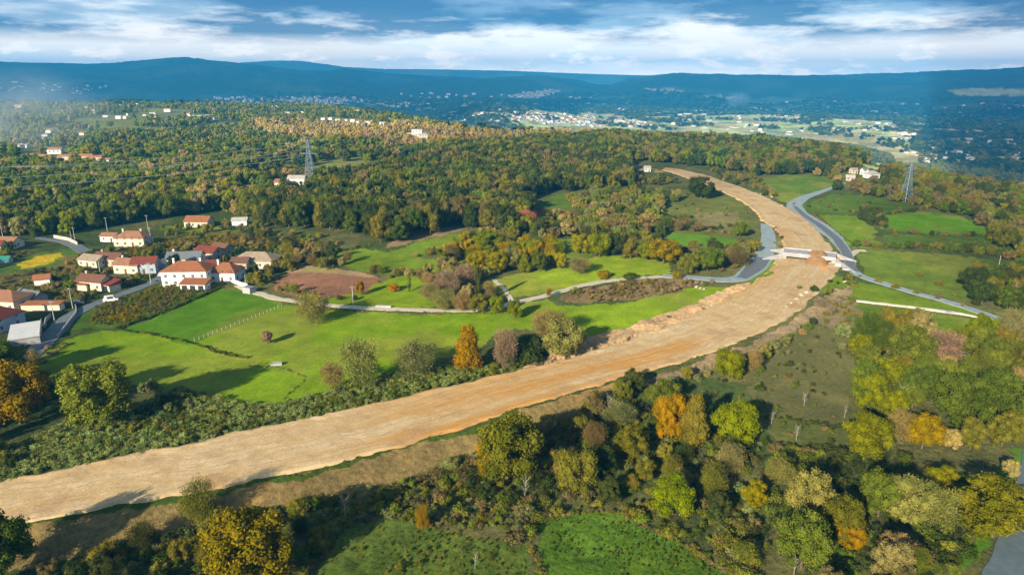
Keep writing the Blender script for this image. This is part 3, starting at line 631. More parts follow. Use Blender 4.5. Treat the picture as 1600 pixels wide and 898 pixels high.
# ------------------------------------------------------------------ woods
WOODS = [  # polygon, spacing, (min h, max h), colours, shapes, keep probability
 ([(1330,535),(1400,520),(1470,545),(1560,548),(1620,520),(1760,560),(1900,700),(1620,690),(1590,700),(1440,722),(1400,700),(1345,650),(1325,600)], 5.6, (7,11.5), 'mid green green mid olive ygreen green tan mid olive', 'round round wide round wisp', .95),
 ([(760,700),(880,655),(960,615),(1010,600),(1000,650),(1100,700),(1190,715),(1240,745),(1210,800),(1180,840),(1230,900),(1250,1000),(1180,960),(1100,850),(1000,800),(940,795),(860,775),(800,790),(740,780)], 6.5, (4,8.5), 'olive dark olive grey mid brown dark olive tan', 'round wisp wide bush wisp', .9),
 ([(1200,800),(1500,820),(1535,870),(1490,905),(1440,1000),(1250,1000),(1230,900)], 6.0, (4,8), 'olive brown olive dark mid tan brown', 'round wisp wide bush wisp', .9),
 ([(1480,700),(1590,700),(1600,760),(1570,790),(1500,780),(1440,740)], 7, (4,7), 'olive mid tan brown green', 'round wisp bush', .7),
 ([(60,905),(160,872),(300,835),(480,805),(540,800),(500,880),(470,950),(380,1060),(0,1060),(0,930)], 5.2, (3,6.5), 'dark olive dark brown mid grey', 'round wisp bush', .9),
 ([(-250,560),(-40,560),(40,575),(70,620),(120,650),(110,700),(40,725),(-60,760),(-250,800)], 7, (5,10), 'dark green mid dark olive', 'round wide bush', .9),
 ([(0,545),(45,545),(60,560),(40,580),(0,590)], 5, (3,5), 'brown pink tan', 'wisp', .9),
 ([(190,650),(230,600),(290,605),(330,625),(260,650),(200,680)], 5, (3,5), 'dark olive dark grey', 'bush round', .8),
 # forest behind the village and the centre, dark
 ([(380,300),(480,298),(640,262),(700,232),(800,228),(850,216),(985,212),(985,292),(940,298),(900,298),(832,306),(830,345),(795,366),(755,362),(700,354),(660,372),(600,386),(570,372),(520,362),(440,358),(395,345)], 7.4, (11,16), 'dark dark green dark mid green olive brown dark olive', 'round round wide cone', .98),
 ([(-300,275),(0,262),(200,262),(360,268),(440,300),(400,345),(330,330),(240,345),(180,352),(100,368),(0,374),(-300,390)], 7.6, (10,15), 'dark green mid green mid olive ygreen tan', 'round wide round cone', .97),
 ([(985,212),(1200,214),(1330,228),(1390,242),(1398,256),(1330,262),(1305,272),(1190,276),(1110,262),(1040,256),(985,250)], 8.2, (10,14), 'dark dark olive green brown dark mid pine', 'round wide cone', .97),
 ([(960,262),(1000,272),(1040,282),(1060,288),(1000,292),(940,298)], 7, (4,6.5), 'dark brown olive dark', 'round wide', .85),
 ([(-600,164),(600,166),(720,196),(720,230),(640,262),(380,300),(360,266),(0,262),(-600,275)], 12.5, (10,15), 'green dark green mid mid olive pine tan olive ygreen', 'round wide round', .80),
 ([(400,200),(640,194),(950,204),(950,216),(700,235),(620,230),(420,224)], 12, (7,11), 'gold tan olive tan gold brown', 'round wide', .55),
 # hedges and groves in the centre
 ([(880,318),(960,300),(1060,312),(1030,335),(1050,360),(1000,372),(900,372),(830,378),(790,366),(835,350),(920,338)], 6.6, (6,10), 'dark olive mid grey brown olive tan green', 'round wide wisp', .88),
 ([(1000,345),(1090,355),(1100,362),(1035,366),(1040,385),(1000,384),(940,378),(900,372)], 6.4, (6,9), 'dark olive mid dark brown', 'round wide wisp', .9),
 ([(1040,392),(1080,388),(1180,385),(1175,400),(1140,428),(1090,430),(1060,420)], 6, (4,8), 'olive brown dark mid grey', 'round wide wisp', .85),
 ([(690,395),(760,380),(860,388),(880,405),(850,422),(760,425),(700,412)], 6.5, (5,8), 'ygreen gold olive yellow tan mid', 'round wide wisp', .8),
 ([(640,440),(700,415),(760,420),(765,450),(770,486),(680,484),(665,465)], 5.4, (4,7), 'tan pink olive pale tan brown', 'wisp wisp round', .85),
 ([(400,405),(440,378),(520,388),(545,410),(530,422),(470,414),(440,430),(410,440)], 6.0, (3,7), 'tan brown olive dark tan olive', 'wisp bush round', .9),
 ([(430,360),(520,365),(560,380),(480,385)], 8, (2.5,5), 'olive mid tan', 'bush wisp', .55),
 ([(560,420),(640,424),(640,440),(600,438)], 5, (2.5,4.5), 'brown tan mid', 'bush wisp', .8),
 ([(250,355),(420,350),(440,378),(400,395),(340,388),(250,372)], 8, (2.5,6), 'olive tan dark brown mid', 'round bush wisp', .6),
 ([(420,448),(500,462),(560,468),(520,476),(470,472),(430,462)], 5, (2,4.5), 'brown mid tan dark', 'bush wisp', .85),
 # right side
 ([(1400,258),(1460,256),(1620,275),(1900,300),(1900,420),(1620,405),(1560,392),(1540,362),(1500,338),(1440,328),(1400,318),(1330,300),(1330,280)], 8.2, (7,11), 'olive dark brown olive mid green grey dark brown', 'round wide wisp round', .9),
 ([(1270,275),(1335,262),(1345,285),(1322,300),(1300,298),(1310,285)], 8, (6,9), 'brown olive dark tan', 'round wide', .7),
 ([(1510,440),(1600,428),(1720,440),(1720,520),(1600,495),(1540,480),(1515,462)], 7, (7,11), 'dark olive brown green', 'round wide wisp', .85),
 ([(1335,334),(1360,330),(1380,350),(1362,356),(1342,342)], 6, (5,8), 'dark brown', 'round', .9),
 ([(1548,395),(1620,398),(1640,425),(1600,425)], 8, (6,9), 'dark olive green', 'round', .9),
 ([(1100,266),(1190,278),(1215,308),(1190,306),(1140,288)], 8, (3,7), 'dark olive brown', 'round bush', .6),
 ([(-80,560),(-80,380),(60,372),(130,385),(120,392),(60,392),(0,400),(-20,560)], 10, (4,8), 'dark olive mid tan', 'round bush', .5),
 ([(60,445),(130,425),(180,455),(140,478),(90,470),(60,465)], 6, (2.5,5), 'dark olive mid brown', 'bush round', .75),
 ([(200,395),(250,385),(270,400),(250,410),(210,402)], 7, (2.5,5), 'dark olive mid', 'bush round', .7),
 ([(330,400),(350,392),(380,398),(375,408),(345,412)], 6, (4,6), 'dark pine green', 'round', .8),
 ([(110,400),(250,385),(400,380),(440,400),(430,440),(380,450),(250,440),(150,470),(60,480),(60,445)], 5.5, (1.8,4.2), 'dark olive mid brown tan', 'round bush wisp', .6),
 ([(375,432),(430,412),(440,430),(410,455),(385,450)], 6, (3,6), 'dark olive mid brown', 'round bush', .8),
]
HEDGES = [([(1340,385),(1400,388),(1480,391),(1560,402),(1620,418)], 4.0, (3.5,6.5), 'olive brown olive dark green'), ([(1378,352),(1392,362),(1440,367),(1540,370),(1600,375)], 4.2, (2,4), 'dark olive brown'),
 ([(1450,326),(1530,338),(1548,352),(1560,372)], 6, (5,8), 'dark olive brown'), ([(1336,334),(1375,337),(1440,328)], 5, (2.5,4.5), 'dark olive brown'),
 ([(1345,432),(1400,450),(1450,462),(1500,478)], 7, (1.5,3), 'olive brown'), ([(1440,432),(1480,452),(1520,476)], 9, (2,4), 'dark olive'), ([(1240,320),(1300,330),(1380,338)], 7, (1.5,3), 'dark brown'),
 ([(1250,452),(1300,462),(1340,452),(1325,430)], 5, (1.5,3), 'olive dark mid'), ([(730,372),(760,360),(800,372)], 6, (4,7), 'dark olive tan'), ([(650,400),(700,392),(740,385)], 6, (3,6), 'brown olive tan'),
 ([(795,560),(830,552),(900,545)], 4, (2,4), 'dark olive mid'), ([(600,590),(640,592),(690,580),(730,580),(800,575)], 4, (1.5,3), 'grey mid dark olive'), ([(60,598),(110,610),(150,640)], 4.5, (3,5), 'dark olive'),
 ([(1200,560),(1170,600),(1180,640)], 7, (2,4), 'dark mid'), ([(1270,505),(1240,530),(1190,555),(1120,585),(1050,600)], 5.5, (2,4.5), 'olive grey mid tan dark'), ([(1325,500),(1310,520),(1320,545)], 7, (3,5), 'olive tan grey'),
 ([(640,760),(700,735),(760,700)], 6, (2,4), 'grey olive dark'), ([(400,775),(460,800),(540,800)], 5, (2,4), 'dark olive grey')]
HL = []
def H_(*a, **k): HL.append((a, k))
H_(298,441,18,11,6.3,2,'hip','orange','white','big white two-storey house with orange hipped roof, at the meadow corner',rh=2.6,chim=2)
H_(306,452,11,5,2.9,-3,'shed','orange','white','low white outbuilding with sloping orange roof in front of the big white house',rh=1.2,win=False,opens=3,nm='farm_building',chim=0)
H_(356,436,12.5,10,4.6,-6,'hip','orange','white','cream white house with pyramid orange roof right of the big white house',rh=2.8)
H_(336,428,6,6,5,0,'gable','red','white','narrow house with red roof squeezed between the two white houses',rh=1.5,chim=0)
H_(292,417,16,9,5.2,6,'gable','slate','pink','pinkish house with grey slate roof behind the big white house',rh=2.2)
H_(328,405,12,8,4.6,-20,'gable','red','stone','stone house with dark red roof behind the slate-roofed house',rh=2.0,chim=0)
H_(348,398,10,7,4.2,-25,'gable','brown','stone','stone barn with brown roof at the back of the village',rh=1.8,chim=0,nm='farm_building')
H_(402,414,19,11,3.4,-4,'hip','beige','cream','long low farmhouse with beige roof at the right end of the village',rh=2.6,chim=0)
H_(378,420,8,7,4,0,'gable','brown','stone','brown-roofed barn between the pyramid-roof house and the long farmhouse',rh=1.6,chim=0,nm='farm_building')
H_(210,382,17,10,4.8,-2,'hip','salmon','cream','wide cream house with salmon hipped roof at the top of the village',rh=2.4,chim=2)
H_(174,376,9,6,3.2,-6,'gable','salmon','white','low white annex left of the wide cream house',rh=1.2,chim=0,nm='farm_building')
H_(148,414,12,8,3.4,-18,'gable','beige','beige','beige cottage with faded roof, left part of the long brown-roofed row',rh=1.6,chim=0)
H_(174,412,14,8,3.6,-12,'gable','brown','stone','stone house with long brown roof in the upper left of the village',rh=1.9)
H_(206,424,13,8,4.2,-10,'gable','salmon','cream','cream house with salmon roof left of the street',rh=2.0)
H_(230,424,11,8,5,8,'gable','red','bluegrey','grey house with dark red roof facing the village street',rh=2.0,chim=0)
H_(150,450,13,7,4.0,-14,'gable','brown','beige','beige farmhouse with brown roof on the village road',rh=2.0)
H_(172,452,9,5,2.8,-32,'shed','red','beige','small lean-to with red roof beside the beige farmhouse',rh=1.5,chim=0,win=False,opens=1,nm='farm_building')
H_(132,452,6,4,2.6,-10,'shed','orange','beige','small orange-roofed shed left of the beige farmhouse',rh=.8,chim=0,win=False,nm='farm_building')
H_(-8,512,15,13,5.2,-14,'hip','red','bluegrey','house with big dark red roof at the left edge of the photo',rh=3.4,chim=1)
H_(14,479,15,11,4.2,-6,'hip','salmon','cream','cream house with salmon hipped roof behind the dark red one',rh=2.4)
H_(68,484,15,3.4,2.6,3,'shed','orange','cream','long narrow cream shed with orange roof edge by the village road',rh=.5,chim=0,win=False,nm='farm_building')
H_(50,470,12,6,2.8,-22,'gable','slate','stone','dark slate-roofed barn behind the long narrow shed',rh=1.6,chim=0,win=False,nm='farm_building')
H_(68,443,6,5,2.8,25,'gable','orange','white','tiny white hut with orange roof in the gardens on the left',rh=1.2,chim=0,win=False,nm='farm_building')
H_(12,386,14,8,3.6,-8,'gable','salmon','cream','house with salmon roof at the left edge of the gardens',rh=1.8,chim=0)
H_(-10,392,12,7,3.4,6,'gable','red','white','white house with red roof cut by the left edge, among gardens',rh=1.8,chim=0)
H_(3,410,9,4,1.8,4,'gable','teal','bluegrey','greenhouse with teal green roof at the left edge',rh=1.2,chim=0,win=False,nm='farm_building')
H_(312,353,15,9,3.6,-3,'gable','orange','cream','lone house with orange-red roof below the forest, above the village',rh=2.4,chim=0)
H_(376,351,9,6,3.2,8,'gable','pale','white','small white shed with pale roof right of the lone orange-roofed house',rh=1.2,chim=0,win=False,nm='farm_building')
H_(392,302,14,9,4,5,'gable','salmon','cream','cream house with salmon roof in the forest clearing',rh=2,chim=0)
H_(466,297,14,8,4.5,0,'gable','pale','white','pale house half hidden by forest near the tall pylon',rh=1.8,chim=0,z0=5)
H_(442,300,10,8,4.0,0,'gable','salmon','beige','beige house left of the pale house in the forest',rh=1.8,chim=0,z0=4)
H_(1361,278,12,8,4,18,'hip','pale','white','white farmhouse with pale roof on the right ridge',rh=2.0,chim=1)
H_(1350,273,6,5,4.5,18,'gable','slate','white','white tower-like house with slate roof left of the ridge farmhouse',rh=1.8,chim=0)
H_(1328,282,7,5,3,-20,'gable','pale','stone','stone barn with pale roof left on the right ridge',rh=1.6,chim=0,nm='farm_building')
H_(1333,271,6,5,3.5,10,'gable','beige','cream','beige-roofed barn behind the stone barn on the right ridge',rh=1.6,chim=0,nm='farm_building')
H_(1011,268,6,5,3.4,0,'gable','pale','white','lone white hut beside the distant end of the earth road',rh=1.6,chim=0)
for a_, k_ in HL:
    q_ = P1(a_[0], a_[1]); occ.append((q_.x, q_.y, max(a_[2], a_[3])*.52))
def occupied(x, y, w):
    for a, b, c in occ:
        if abs(x-a) < c+w*.35 and abs(y-b) < c+w*.35 and hypot(x-a, y-b) < c+w*.3: return True
    return False
def grid_pts(poly, sp):
    pxs = np.array([p[0] for p in poly], float); pys = np.array([p[1] for p in poly], float)
    x, y, z = P(pxs, np.maximum(pys, 130)); x0, x1, y0, y1 = x.min()-30, x.max()+30, y.min()-30, y.max()+60
    gx, gy = np.meshgrid(np.arange(x0, x1, sp), np.arange(y0, y1, sp*.9)); gx = gx+(np.arange(gx.shape[0])[:, None] % 2)*sp*.5
    gx = (gx+rng.uniform(-.42, .42, gx.shape)*sp).ravel(); gy = (gy+rng.uniform(-.42, .42, gy.shape)*sp).ravel(); gz = T(gx, gy)
    a, b, d = proj(gx, gy, gz); m = inpoly(a, b, poly) & (gy > 20); return gx[m], gy[m], gz[m], a[m], b[m], d[m]
ROADS_W = [wpts(p) for p in ([(372,446),(480,474),(600,482.5),(740,485),(830,467),(900,448),(985,435),(1130,438),(1178,420),(1201,385),(1196,350)], [(1285,299),(1240,320),(1280,352),(1322,394),(1334,427),(1430,458),(1535,489),(1700,548)], [(1628,600),(1618,780),(1600,840),(1525,1010)], [(42,560),(105,497),(172,466),(262,428),(262,408)])]
RBPOLY = RB_FAR+RB_NEAR[::-1]
def clear(x, y, a, b, w):
    m = ~inpoly(a, b, RBPOLY)
    for rw in ROADS_W: m &= dist_poly(x, y, rw) > 3.0+w*.3
    return m
for poly, sp, hr, cols, shs, keep in WOODS:
    x, y, z, a, b, d = grid_pts(poly, sp); m = (rng.random(len(x)) < keep) & clear(x, y, a, b, hr[0]*.6); cols = cols.split(); shs = shs.split()
    patch = fbm(x/45, y/45, 101, 2)
    st = fbm(x/70, y/70, 141, 3); clr = fbm(x/130, y/130, 147, 3)
    if sp > 12: m &= clr < .635
    for k in np.nonzero(m)[0]:
        h = (hr[0]+(hr[1]-hr[0])*random.random()**1.2)*(.62+.75*st[k]); w = min(h*(.72+.35*random.random()), sp*1.65)
        if d[k] < 520 and occupied(x[k], y[k], w): continue
        ci = int((patch[k]*2.2-.5+random.random()*.4)*len(cols)) % len(cols) if random.random() < .8 else random.randrange(len(cols))
        trees.append(dict(x=x[k], y=y[k], z=z[k], h=h, w=w, s=random.choice(shs), t=cols[ci], lab=None, hand=False, px=a[k], py=b[k], hp=F*h/d[k], wp=F*w/d[k]))
for pl, sp, hr, cols in HEDGES:
    wl = wpts(pl); L0 = np.sum(np.hypot(*np.diff(wl, axis=0).T)); q_, _ = resample(wl, max(3, int(L0/sp))); cols = cols.split()
    for (x, y) in q_:
        x += random.uniform(-1, 1); y += random.uniform(-1, 1); h = random.uniform(*hr); z = float(T(x, y)); a, b, d = proj(x, y, z)
        trees.append(dict(x=x, y=y, z=z, h=h, w=h*random.uniform(.8, 1.3), s=random.choice(['bush', 'round', 'bush']), t=random.choice(cols), lab=None, hand=False, px=float(a), py=float(b), hp=F*h/d, wp=F*h/d))
ROW = [(88,240,22,0,'white villa with salmon roof right of the smoke'),(104,252,20,2,'orange-roofed house left in the row under the white villa'),(120,252,20,2,'orange-roofed house, second of the row under the white villa'),(134,252,24,2,'orange-roofed house, third of the row under the white villa'),(150,253,20,2,'orange-roofed house at the right end of the row'),(165,256,16,0,'pinkish house beyond the right end of the row'),(70,251,20,0,'pale house veiled at the right edge of the smoke'),(48,250,20,2,'orange-roofed house below the smoke'),(22,224,20,0,'white house with orange roof inside the smoke'),(38,232,16,1,'low white house below the smoky one'),(68,217,20,1,'low white house right of the smoke, lower of two'),(80,208,18,0,'white house right of the smoke, upper of two'),(130,212,14,2,'cream house alone among trees right of the smoke'),(92,256,14,1,'small white shed below the orange row'),
 (165,184,20,1,'long white house on the far left ridge'),(186,186,26,3,'long white hall on the far left ridge'),(196,186,22,3,'second long white hall on the far left ridge'),(226,182,14,1,'small white house in the middle of the far left ridge'),(245,184,14,0,'pale house right of the middle of the far left ridge'),(268,186,16,1,'white house before the bright trio on the far ridge'),(302,184,18,1,'left house of the bright trio on the far ridge'),(312,184,18,1,'middle house of the bright trio on the far ridge'),(324,183,18,1,'right house of the bright trio on the far ridge'),(186,166,18,1,'tiny pale house on the far horizon of trees'),(214,164,16,1,'tiny white house on the ridge line'),(242,158,14,1,'white hut poking over the ridge line'),(290,162,22,1,'white church-like block on the ridge line'),(344,158,18,1,'white house on the ridge line above the trio'),
 (505,188,18,1,'leftmost house of the hamlet row before the dark hills'),(516,188,18,1,'second house of the hamlet row before the dark hills'),(528,190,18,1,'third house of the hamlet row before the dark hills'),(540,190,18,0,'fourth house of the hamlet row before the dark hills'),(552,191,20,1,'fifth house of the hamlet row before the dark hills'),(563,193,22,0,'big pinkish house of the hamlet row before the dark hills'),(574,194,20,1,'rightmost house of the hamlet row before the dark hills'),(598,196,22,3,'long pale hall below the hamlet row'),(652,210,24,3,'pale building above the sandy scar'),(660,216,20,1,'white shed in the sandy scar'),
 (1252,218,20,1,'white house just beyond the dark ridge trees'),(1262,219,20,1,'second white house just beyond the dark ridge trees'),(1372,258,16,2,'cream house among trees on the right ridge'),(1443,252,20,1,'white house at the near edge of the shaded village'),(1452,248,20,1,'tower-like white house in the shaded village'),(1516,250,34,1,'big white hall at the right end of the shaded village'),(1416,240,20,1,'lone white house left of the shaded village')]
VH = [(466,297,14),(442,300,12),(392,302,14),(1360,278,16),(1349,272,8),(1330,280,10),(1330,270,9),(1011,268,9)]
def blocks(t):
    if t['hand'] or t['py'] < 150 or t['py'] > 325: return False
    for q in ROW+VH:
        D_ = hypot(t['x'], t['y']); wpx = q[2]*.8*F/D_
        if abs(t['px']-q[0]) < wpx*.6+t['wp']*.35 and -4 < t['py']-q[1] < 7*F/D_*.75+2: return True
    return False
trees = [t for t in trees if not blocks(t)]
# individual trees: the largest in the picture
def vis_(t): return -30 < t['px'] < 1630 and t['py']-t['hp'] < 890 and t['py'] > 0
inv = [t for t in trees if vis_(t)]
inv.sort(key=lambda t: -(t['hand']*1e6+t['hp']*t['wp'])); single = inv[:300]; sid = {id(t) for t in single}; rest = [t for t in trees if id(t) not in sid]
LM = [(1044,640,'the orange oak'), (1355,675,'the bright round tree by the pasture'), (732,540,'the golden cone-shaped tree'), (160,620,'the large oak at the meadow foot'), (392,850,'the big brown-gold tree at the bottom'), (792,700,'the large olive tree by the earth slope'), (1550,795,'the golden green tree by the corner road'),
      (1500,630,'the large deep green tree of the right wood'), (1384,585,'the yellow-green tree in the right wood'), (1270,395,'the concrete bridge'), (776,405,'the largest yellow tree of the golden grove'), (1036,390,'the golden orange hedge tree'), (32,600,'the big golden tree at the left edge'), (1250,850,'the green-gold tree near the bottom'),
      (1050,775,'the yellow-green tree above the bottom meadow'), (300,420,'the big white house'), (615,445,'the bright orange bush'), (600,350,'the front edge of the dark forest'), (720,440,'the narrow dark poplar'), (1430,790,'the broad pale olive tree'), (900,740,'the full olive tree of the lower wood')]
used = {}
order = []
for t in single:
    if t['lab']: continue
    cx, cy = t['px'], t['py']-t['hp']*.5
    li = min(range(len(LM)), key=lambda i: hypot(LM[i][0]-cx, (LM[i][1]-cy)*1.6)); dx = cx-LM[li][0]; dy = cy-LM[li][1]
    side = ('right of' if dx > 0 else 'left of') if abs(dx) > abs(dy)*1.2 else ('below' if dy > 0 else 'above')
    order.append((li, side, hypot(dx, dy), t))
order.sort(key=lambda q: (q[0], q[1], q[2])); ORD = 'nearest second third fourth fifth sixth seventh eighth ninth tenth eleventh twelfth thirteenth fourteenth fifteenth sixteenth seventeenth eighteenth nineteenth twentieth'.split()
for li, side, _, t in order:
    k = used.get((li, side), 0); used[(li, side)] = k+1
    kind = 'shrub' if t['h'] < 3.6 else 'tree'; sz = 'small ' if t['h'] < 5 else ('tall ' if t['h'] > 10 else '')
    o_ = (ORD[k]+' one ') if k < len(ORD) else 'another '
    t['lab'] = f"{sz}{CNAME[t['t']]} {kind}, {o_}{side} {LM[li][2]}"
    if len(t['lab'].split()) > 16: t['lab'] = t['lab'].replace('tree by the ', 'tree at ').replace(' one ', ' ').replace('small ', '').replace('tall ', '')
    if len(t['lab'].split()) > 16: t['lab'] = t['lab'].replace(' of the ', ' of ').replace(' at the ', ' at ')
def jit(c, v=.16):
    k = 1+random.uniform(-v, v); return (c[0]*k*(1+random.uniform(-.1, .1)), c[1]*k*(1+random.uniform(-.06, .06)), c[2]*k, 1)
for t in single:
    nm = 'shrub' if (t['s'] == 'bush' or t['h'] < 3.2) else ('conifer' if t['t'] == 'pine' else 'tree')
    e = empty(nm, (t['x'], t['y'], t['z']), random.uniform(0, 6.28)); e.scale = (t['w'], t['w'], t['h'])
    tag(e, t['lab'], nm, 'broadleaf trees and shrubs of the valley woods and hedges')
    e2 = addobj('trunk', TR[t['s']], e); c = addobj('crown', random.choice(CR[t['s']]), e); c.color = jit(TINT[t['t']], .08)
    if t['s'] == 'bush': e2.scale = (1, 1, .55)
# ------------------------------------------------------------------ scatter
SRC = {}
def protos(key, meshes):
    if key in SRC: return SRC[key]
    c = bpy.data.collections.new(key)
    for i, me in enumerate(meshes):
        o = bpy.data.objects.new('%s_%02d' % (key, i), me); c.objects.link(o)
    SRC[key] = c; return c
def scatter(name, coll, pos, rot, scl, idx, tint, label, cat):
    me = bpy.data.meshes.new(name); me.vertices.add(len(pos)); me.vertices.foreach_set('co', np.asarray(pos, np.float32).ravel())
    def at(nm, ty, arr, key):
        a = me.attributes.new(nm, ty, 'POINT'); a.data.foreach_set(key, arr)
    z = np.zeros((len(pos), 3), np.float32); z[:, 2] = rot
    at('rot', 'FLOAT_VECTOR', z.ravel(), 'vector'); at('scl', 'FLOAT_VECTOR', np.asarray(scl, np.float32).ravel(), 'vector'); at('idx', 'INT', np.asarray(idx, np.int32), 'value')
    at('tint', 'FLOAT_COLOR', np.concatenate([np.asarray(tint, np.float32), np.ones((len(pos), 1), np.float32)], 1).ravel(), 'color')
    o = addobj(name, me); ng = bpy.data.node_groups.new(name+'_nodes', 'GeometryNodeTree')
    ng.interface.new_socket('Geometry', in_out='INPUT', socket_type='NodeSocketGeometry'); ng.interface.new_socket('Geometry', in_out='OUTPUT', socket_type='NodeSocketGeometry')
    nd = ng.nodes; gi = nd.new('NodeGroupInput'); go = nd.new('NodeGroupOutput'); ip = nd.new('GeometryNodeInstanceOnPoints'); ci = nd.new('GeometryNodeCollectionInfo')
    ci.inputs['Collection'].default_value = coll; ci.inputs['Separate Children'].default_value = True; ci.inputs['Reset Children'].default_value = True
    def na(nm, ty):
        x = nd.new('GeometryNodeInputNamedAttribute'); x.data_type = ty; x.inputs['Name'].default_value = nm; return x.outputs['Attribute']
    ng.links.new(gi.outputs[0], ip.inputs['Points']); ng.links.new(ci.outputs[0], ip.inputs['Instance']); ip.inputs['Pick Instance'].default_value = True
    ng.links.new(na('idx', 'INT'), ip.inputs['Instance Index']); er = nd.new('FunctionNodeEulerToRotation'); ng.links.new(na('rot', 'FLOAT_VECTOR'), er.inputs[0]); ng.links.new(er.outputs[0], ip.inputs['Rotation'])
    ng.links.new(na('scl', 'FLOAT_VECTOR'), ip.inputs['Scale']); ng.links.new(ip.outputs[0], go.inputs[0])
    md = o.modifiers.new('scatter', 'NODES'); md.node_group = ng
    return tag(o, label, cat, kind='stuff')
pm = []; SH = {}
for k, cnt, nl, leaf, ls, core in (('round', 4, 30, 3400, .022, .70), ('cone', 2, 34, 3000, .02, .66), ('wide', 3, 30, 3400, .022, .68), ('wisp', 2, 34, 3800, .019, 0), ('bush', 2, 14, 1800, .028, .68)):
    SH[k] = list(range(len(pm), len(pm)+cnt))
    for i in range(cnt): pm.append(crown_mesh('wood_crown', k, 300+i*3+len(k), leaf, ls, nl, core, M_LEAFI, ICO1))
SH['column'] = SH['cone']
SN = {}
for k, cnt, nl, leaf, ls, core in (('round', 3, 46, 10000, .0150, .66), ('cone', 1, 60, 9000, .014, .62), ('wide', 2, 48, 10000, .0150, .64), ('wisp', 2, 46, 11000, .0130, 0), ('bush', 2, 18, 4500, .020, .62)):
    SN[k] = list(range(len(pm), len(pm)+cnt))
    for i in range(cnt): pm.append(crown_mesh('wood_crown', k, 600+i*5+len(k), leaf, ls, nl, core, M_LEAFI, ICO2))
SN['column'] = SN['cone']
n_hi = len(pm); FARI = []
for i in range(5): FARI.append(len(pm)); pm.append(crown_mesh('wood_crown', ('round', 'wide', 'round', 'cone', 'wide')[i], 400+i, 420, .05, 9, .86, M_LEAFI, ICO1))
wc = protos('woodland_source', pm)
pos = []; rot = []; scl = []; idx = []; tin = []
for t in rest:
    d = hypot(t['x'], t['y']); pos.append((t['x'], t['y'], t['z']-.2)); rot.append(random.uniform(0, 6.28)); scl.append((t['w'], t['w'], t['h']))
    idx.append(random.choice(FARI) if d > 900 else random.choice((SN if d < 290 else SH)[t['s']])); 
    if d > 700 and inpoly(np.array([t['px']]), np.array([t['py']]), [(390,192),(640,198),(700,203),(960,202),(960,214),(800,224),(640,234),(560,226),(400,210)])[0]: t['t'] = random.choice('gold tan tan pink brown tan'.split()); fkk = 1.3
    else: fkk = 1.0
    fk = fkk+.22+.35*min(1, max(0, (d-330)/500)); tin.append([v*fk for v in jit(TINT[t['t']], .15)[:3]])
print('trees', len(trees), 'rest', len(rest))
# far woods in the valley and on the hills
nf = 34000; fx_ = rng.uniform(-1, 1, nf); rf = 1000+5600*rng.random(nf)**.8; th = fx_*radians(46)
X_, Y_ = rf*np.sin(th), rf*np.cos(th); Z_ = T(X_, Y_); a_, b_, d_ = proj(X_, Y_, Z_)
R1_ = np.interp(800+F*np.tan(th)/cos(PITCH), R1T[:, 0], R1T[:, 1])
dens = fbm(X_/170, Y_/170, 111, 3); lit = inpoly(a_, b_, ZONES[7][0]) | inpoly(a_, b_, ZONES[8][0])
m = (rf > R1_*1.0) & (dens > np.where(lit, .63, .40))
for k in np.nonzero(m)[0]:
    pos.append((X_[k], Y_[k], Z_[k]-1)); rot.append(random.uniform(0, 6.28)); w = random.uniform(9, 20)*(1+rf[k]/9000); scl.append((w*1.3, w*1.3, w*.8)); idx.append(random.choice(FARI))
    tin.append(jit(TINT[random.choice(['dark', 'green', 'pine', 'green', 'mid', 'olive'])], .3)[:3])
scatter('woodland', wc, pos, rot, scl, idx, tin, 'mixed autumn woodland of crowded green, olive and tan trees reaching back to the valley', 'woodland')
